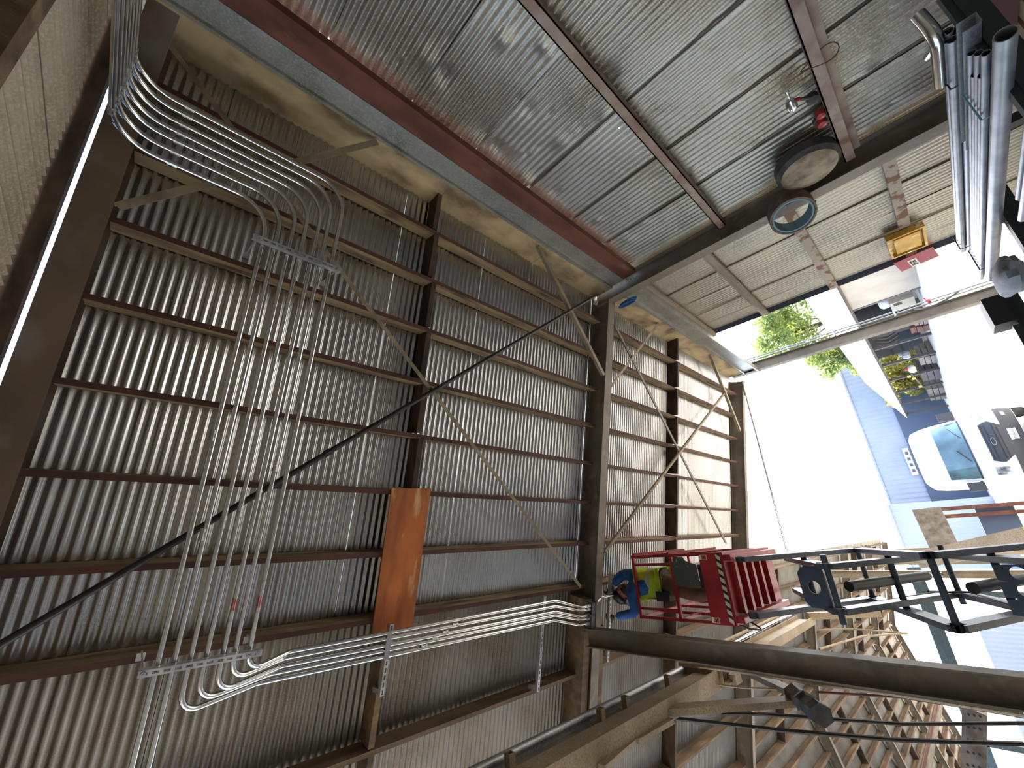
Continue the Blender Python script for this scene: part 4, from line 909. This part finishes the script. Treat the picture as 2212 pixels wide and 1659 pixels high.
# van, head on -------------------------------------------------------------
VX, VY = 2.16, 18.2
t = thing('van', 'white high-roof van facing the shed, dark grille and bumper', 'van', (VX, VY + 2.5, FZ))
LV = [(.30, .10, .93), (.55, .02, .98), (.80, .0, 1.0), (.98, .04, 1.0), (1.15, .14, .985), (1.27, .34, .95), (1.40, .75, .97), (2.14, 1.20, .95), (2.40, 1.40, .93), (2.66, 1.7, .88), (2.78, 2.2, .76)]
def ring_pts(h, y, hw):
    P = []; n = 12
    for k in range(n + 1):
        u = -1 + 2*k/n; P.append(V((VX + hw*u*(1 if abs(u) < 1 else 1), VY + y + .38*(abs(u)**4), FZ + h)))
    return [V((VX - hw, VY + 5.6, FZ + h))] + P + [V((VX + hw, VY + 5.6, FZ + h))]
rows = [ring_pts(*l) for l in LV]; n = len(rows[0])
mb = MB(); mb.add([p for r in rows for p in r], [[j*n+i, j*n+i+1, (j+1)*n+i+1, (j+1)*n+i] for j in range(len(rows) - 1) for i in range(n - 1)] + [list(range((len(rows)-1)*n, len(rows)*n))] + [[j*n, (j+1)*n, (j+1)*n + n-1, j*n + n-1] for j in range(len(rows) - 1)])
part('body', mb, 'van_white', t, smooth=True)
def surf(h, u, out=.012):      # point on the nose, pushed out a little
    for a, b in zip(LV[:-1], LV[1:]):
        if a[0] <= h <= b[0]: f_ = (h - a[0])/(b[0] - a[0]); y = a[1] + (b[1]-a[1])*f_; hw = a[2] + (b[2]-a[2])*f_; break
    return V((VX + hw*u, VY + y + .38*(abs(u)**4) - out, FZ + h + out*.5))
def panel(h0, h1, uL, uR, nu=10, nv=5, out=.012, shape=None):
    mb = MB(); vs = []; fs = []
    for j in range(nv + 1):
        v = j/nv; h = h0 + (h1-h0)*v; sc = shape(v) if shape else 1.0; um, uw = (uL+uR)/2, (uR-uL)/2*sc
        for i in range(nu + 1): vs.append(surf(h, um - uw + 2*uw*i/nu, out))
    for j in range(nv):
        for i in range(nu): fs.append([j*(nu+1)+i, j*(nu+1)+i+1, (j+1)*(nu+1)+i+1, (j+1)*(nu+1)+i])
    return mb.add(vs, fs)
ws = part('windscreen', panel(1.46, 2.12, -.93, .93, 12, 4, .016, lambda v: 1 - .05*v), 'van_glass', t, smooth=True)
for sx in (-.4, .35):
    mb = MB(); mb.tube([surf(1.52, sx, .03), surf(1.72, sx + .38, .03)], .012, 5); part('wiper', mb, 'black', ws)
part('bonnet_gap', panel(1.42, 1.46, -.95, .95, 12, 1, .014), 'van_black', t)
gr = part('grille', panel(.66, 1.10, -.60, .60, 10, 6, .02, lambda v: .72 + .28*min(1, v*2) - (.12*(v-.6)/.4 if v > .6 else 0)), 'van_black', t, smooth=True)
for h in (.74, .82, .98, 1.05):
    part('slat', panel(h, h + .02, -.5, .5, 8, 1, .03), 'black', gr)
mb = MB(); c = surf(.93, 0, .035); mb.lathe([(.115, 0), (.115, .012), (.09, .012), (.09, 0)], c, (0, -1, .15), 22, closed=True)
for p in mb.v: p.z = c.z + (p.z - c.z)*.45
part('emblem', mb, 'chrome', gr, smooth=True)
part('bumper', panel(.30, .66, -.99, .99, 14, 4, .02), 'van_black', t, smooth=True)
for s_ in (-1, 1):
    part('headlamp', panel(.86, 1.14, *sorted((s_*.70, s_*.93)), 4, 4, .02, lambda v: .8 + .2*v), 'lamp_glass', t, smooth=True)
    part('fog_lamp', panel(.46, .54, *sorted((s_*.72, s_*.84)), 3, 2, .03), 'lamp_glass', t, smooth=True)
    mb = MB(); x = VX + s_*1.12; mb.box((x - .13, VY + 1.15, FZ + 1.45), (x + .13, VY + 1.24, FZ + 1.83)); mb.bar((x, VY + 1.2, FZ + 1.5), (VX + s_*.9, VY + 1.35, FZ + 1.5), .05, .06); part('mirror', mb, 'van_black', t)
    mb = MB(); mb.lathe([(.22, 0), (.35, 0), (.35, .22), (.22, .22)], (VX + s_*.84 - .11, VY + .95, FZ + .35), (1, 0, 0), 20); part('wheel', mb, 'rubber', t, smooth=True)
mb = MB(); c = surf(.50, .14, .035); mb.box((c.x - .155, c.y - .006, c.z - .08), (c.x + .155, c.y, c.z + .08)); pl = part('number_plate', mb, 'white_paper', t)
def text(body, p, size, matname, parent, rot=(math.pi/2, 0, 0), ext=.002):
    cu = bpy.data.curves.new('lettering', 'FONT'); cu.body = body; cu.size = size; cu.extrude = ext; cu.align_x = 'CENTER'; cu.align_y = 'CENTER'
    o = bpy.data.objects.new('tmp', cu); COL.objects.link(o); dg = bpy.context.evaluated_depsgraph_get(); dg.update()
    me = bpy.data.meshes.new_from_object(o.evaluated_get(dg)); bpy.data.objects.remove(o)
    o = bpy.data.objects.new('lettering', me); COL.objects.link(o); o.parent = parent; o.location = V(p) - wloc(parent); o.rotation_euler = rot; me.materials.clear(); me.materials.append(M[matname]); return o
text('EE1N1U3', c + V((0, -.009, -.015)), .085, 'plate_ink', pl)
# grey clad building ---------------------------------------------------------
def clad(name, x0, x1, z1, y, label, band=None, side='cladding'):
    t = thing(name, label, 'building', ((x0+x1)/2, y + 4, FZ)); mb = MB(); n = int((x1-x0)/.15); vs = []; fs = []
    for i in range(n + 1):
        x = x0 + (x1-x0)*i/n
        for z in (FZ, z1): vs.append(V((x, y - (.05 if i % 4 < 2 else 0), z)))
    for i in range(n): fs.append([2*i, 2*i+2, 2*i+3, 2*i+1])
    mb.add(vs, fs); part('cladding', mb, side, t)
    mb = MB(); mb.box((x0, y + .01, FZ), (x1, y + 8, z1 - .02)); part('shell', mb, side, t)
    mb = MB(); mb.box((x0 - .2, y - .2, z1 - .1), (x1 + .2, y + .1, z1 + .12)); part('eave_trim', mb, side, t)
    if band:
        mb = MB(); mb.box((band[0], y - .4, FZ), (band[1], y - .06, band[2])); part('dark_bay', mb, 'dark_band', t)
        mb = MB(); mb.box((band[0] + 3.5, y - .5, band[2] + .15), (band[0] + 7.0, y - .4, band[2] + .75)); sg = part('sign_panel', mb, 'sticker_white', t)
        for k in range(4): 
            mb = MB(); mb.box((band[0] + 3.9 + .75*k, y - .53, band[2] + .28), (band[0] + 4.3 + .75*k, y - .5, band[2] + .6)); part('sign_mark', mb, 'dark_band', sg)
    return t
clad('clad_building', 2.9, 24.6, 6.95, 75.0, 'long blue-grey clad building behind the van', band=(2.6, 22.5, 3.0))
clad('clad_building', -4.5, 2.55, 6.6, 68.0, 'nearer grey clad building left of the van behind the lift')
# open shed along the yard ----------------------------------------------------
t = thing('open_shed', 'long open-fronted yard shed with a white tin roof', 'shed', (15, 45, FZ))
mb = MB(); mb.quad((12.6, 25, 1.32), (12.6, 70, 1.9), (18.2, 70, 4.4), (18.2, 25, 3.9), .05); part('roof', mb, 'white_tin', t)
mb = MB(); mb.box((12.95, 25, FZ), (13.05, 31.8, 1.25)); part('wall_panel', mb, 'beige_panel', t)
mb = MB(); mb.box((17.9, 31.8, FZ), (18.0, 60, 3.5)); mb.box((13.05, 31.7, FZ), (18, 31.8, 1.3)); part('back_wall', mb, 'shed_dark', t)
mb = MB(); mb.box((15.5, 41.5, FZ), (15.6, 46, 1.3)); part('partition', mb, 'shed_post', t)
mb = MB(); mb.bar((12.9, 25, 1.28), (12.9, 70, 1.85), .2, .28); part('eave_beam', mb, 'shed_post', t)
for y in (31.8, 36.5, 41, 46, 51.5, 57, 63, 69.5):
    mb = MB(); mb.box((12.92, y - .1, FZ), (13.12, y + .1, 1.3 + (y-25)*.012)); part('post', mb, 'shed_post', t)
for z in (.5, -.4):
    mb = MB(); mb.box((17.80, 31.9, z), (17.9, 60, z + .15)); part('wall_rail', mb, 'black', t)
for k, y in enumerate((42.0, 42.9, 43.8, 44.7)):
    mb = MB(); mb.tube(arc([(14.2, y, 1.0), (14.0, y + .2, .4), (14.3, y + .3, -.3)], .3), .07, 6); part('hanging_hose', mb, 'shed_post', t)
t = thing('spray_unit', 'beige box unit with a white tank top inside the open shed', 'machine', (13.2, 33.5, FZ))
mb = MB(); mb.box((13.1, 33.2, FZ + .35), (14, 34.6, FZ + 1.5)); part('cabinet', mb, 'beige_panel', t)
for k in range(3):
    mb = MB(); mb.box((13.07, 33.35 + .14*k, FZ + .95), (13.1, 33.44 + .14*k, FZ + 1.35)); part('louvre', mb, 'black', t)
mb = MB(); mb.lathe([(.3, 0), (.35, .1), (.35, .35), (.2, .5)], (13.6, 34.0, FZ + 1.5), (0, 0, 1), 14); part('tank', mb, 'white_tin', t, smooth=True)
for k, (y, w_, h, mt, lab) in enumerate(((37.5, 1.6, .7, 'steel_dark', 'low dark pallet load at the mouth of the shed'), (39.4, 1.2, 1.0, 'rust', 'brown crate beside the dark pallet load'), (47.5, 2.4, 1.1, 'steel_dark', 'dark stacked sections in the see-through shed bay'), (52.0, 4.0, 1.35, 'shed_post', 'long stack of dark girders in the see-through shed bay'), (60, 6.0, 1.3, 'steel_dark', 'farthest stack of dark girders in the shed'))):
    t = thing('stock_stack', lab, 'stock', (13.8, y + w_/2, FZ))
    for j in range(3):
        mb = MB(); mb.box((13.15 + .05*j, y, FZ + h*j/3 + .01), (14.6 - .1*j, y + w_, FZ + h*(j + .92)/3)); part('layer', mb, mt, t)
t = thing('yellow_tag_rack', 'steel bars with yellow warning plates in front of the girders', 'rack', (13, 50, FZ))
for y, z in ((50.6, .1), (51.8, -.15), (55.5, -.35)):
    mb = MB(); mb.box((12.80, y, z - .12), (12.84, y + .8, z + .12)); part('yellow_plate', mb, 'yellow_box', t)
mb = MB(); mb.bar((12.88, 50.5, -.1), (12.88, 56.5, -.5), .05, .1); part('bar', mb, 'shed_post', t)
for y, x, lab in ((48.6, 12.8, 'white and red bundle on the girders'), (45.3, 13.2, 'silver coil hanging at the shed post')):
    t = thing('yard_bundle', lab, 'bundle', (x, y, -.6))
    mb = MB(); mb.lathe([(.0, -.25), (.3, -.2), (.38, 0), (.25, .25), (.0, .3)], (x, y, -.3), (0, 0, 1), 9); part('wrap', mb, 'white_paper' if y > 46 else 'grey_bag', t)
    mb = MB(); mb.lathe([(.0, -.1), (.2, -.05), (.15, .12), (0, .15)], (x, y - .4, .05), (0, 0, 1), 8); part('cap', mb, 'red_sign' if y > 46 else 'grey_bag', t)
# trees ------------------------------------------------------------------------
def tree(c, rx, rz, nleaf, ls, matname, label, trunk=True, seed=1, grp='trees behind the yard'):
    rnd = random.Random(seed); t = thing('leafy_tree', label, 'tree', (c[0], c[1], FZ), grp)
    blobs = [(rnd.uniform(-.7, .7)*rx, rnd.uniform(-.7, .7)*rx, rnd.uniform(-.75, .8)*rz, rnd.uniform(.22, .42)) for _ in range(26)]
    mb = MB(); vs = []; fs = []
    for k in range(nleaf):
        b = rnd.choice(blobs); d = V((rnd.gauss(0, 1), rnd.gauss(0, 1), rnd.gauss(0, 1))).normalized()*(rnd.random()**.4)
        p = V(c) + V((b[0], b[1], b[2])) + V((d.x*rx*b[3], d.y*rx*b[3], d.z*rz*b[3]))
        a = V((rnd.gauss(0, 1), rnd.gauss(0, 1), rnd.gauss(0, 1))).normalized(); q = a.orthogonal().normalized(); q = Matrix.Rotation(rnd.uniform(0, 6.3), 3, a) @ q; r2 = a.cross(q)
        s_ = ls*rnd.uniform(.6, 1.3); o = len(vs)
        vs += [p - q*s_, p + r2*s_*.45, p + q*s_, p - r2*s_*.45]; fs.append([o, o+1, o+2, o+3])
    mb.v = vs; mb.f = fs; part('foliage', mb, matname, t, kind='stuff')
    if trunk:
        mb = MB(); g0 = V((c[0], c[1], FZ)); mb.tube([g0, g0.lerp(V(c), .5) + V((.2, 0, 0)), V(c) + V((0, 0, rz*.3))], [.35, .26, .12], 9)
        for k in range(5):
            b = blobs[k]; mb.tube([g0.lerp(V(c), .55), V(c) + V((b[0], b[1], b[2]))*.8], [.14, .04], 6)
        part('trunk', mb, 'bark', t, smooth=True)
tree((24.2, 60, 8.3), 5.6, 4.6, 9000, .26, 'leaf', 'tall broad tree rising behind the white-roofed shed', seed=3)
tree((21.6, 66, 5.4), 3.2, 2.6, 3500, .26, 'leaf', 'smaller leafy tree hanging over the clad building', seed=4)
for k, (x, y, z, r, h) in enumerate(((17.5, 72, .6, 3.2, 2.8), (20.5, 68, .9, 3.2, 3.0), (15.2, 80, .2, 3.0, 2.6), (23, 63, .8, 3.2, 2.8))):
    tree((x, y, z), r, h, 3000, .26, 'leaf_yellow', ['sunlit yellow-green bush seen through the second shed bay', 'sunlit yellow-green bush seen through the first shed bay', 'sunlit bush seen through the farthest shed bay', 'sunlit bush at the edge of the shed partition'][k], seed=10 + k, grp='bushes behind the shed')
# yard plant behind the lift ------------------------------------------------------
t = thing('crane_boom', 'long pale steel boom slanting up beside the lift arms', 'boom', (-.3, 13, FZ))
a, b = atY(1985, 1210, 14), atY(2230, 1158, 12.5); mb = MB(); mb.bar(a, b, .16, .34, up=(1, 0, 0)); part('boom', mb, 'steel_beige', t)
mb = MB(); mb.tube([a + V((0, -.1, .1)), atY(1900, 1192, 14.5)], .02, 6); part('stay_wire', mb, 'galv', t)
t = thing('lift_mast', 'weathered forklift-style mast standing before the clad building', 'mast', (-.05, 15.5, FZ))
a, b = atY(2000, 1098, 15.5), atY(2040, 1182, 15.5); mb = MB(); mb.bar(a, b, .12, .55, up=(0, 0, 1)); part('headboard', mb, 'grey_wood', t)
for py in (1102, 1118): 
    p = atY(2010, py, 15.6); mb = MB(); mb.bar(p, V((p.x, p.y, FZ + .3)), .09, .09); part('upright', mb, 'rust', t)
mb = MB(); p = atY(2135, 1122, 15.7); mb.box((p.x - .45, p.y, p.z - .5), (p.x + .35, p.y + .5, p.z + .15)); part('blue_drum', mb, 'dark_band', t)
mb = MB(); mb.box((-.7, 15.6, FZ), (.4, 16.8, FZ + .9)); part('base', mb, 'steel_dark', t)
# far end of the hall: green header, container, pale wall
t = thing('green_header', 'dark green double steel header across the far opening of the hall', 'beam', (-6, 40, FZ))
for dz in (0, .36):
    mb = MB(); mb.box((-16, 40, 3.45 + dz), (-2.5, 40.25, 3.79 + dz)); part('beam', mb, 'green_steel', t)
for x in (-4.2, -12):
    mb = MB(); mb.box((x, 40, FZ), (x + .3, 40.3, 3.55)); part('post', mb, 'green_steel', t)
t = thing('container', 'grey and beige corrugated container wall at the far end of the hall', 'container', (-9, 46, FZ))
mb = MB(); corr(mb, (-14, 46, FZ), (0, 0, 1), (1, 0, 0), (0, -1, 0), 4.2, 8.0, pitch=.28, amp=.03, spr=6, nl=1); part('side', mb, 'cladding', t, smooth=True)
mb = MB(); mb.box((-14, 46.1, FZ), (-6, 48.5, FZ + 4.2)); part('body', mb, 'beige_panel', t)
mb = MB(); mb.box((-13.8, 45.8, FZ + .1), (-9.5, 45.95, FZ + 2.6)); part('door', mb, 'beige_panel', t)

#--TAIL--
for o in bpy.data.objects:
    if o.parent is None:
        o.location = V(o.location) + V((0, 0, LENS_H))
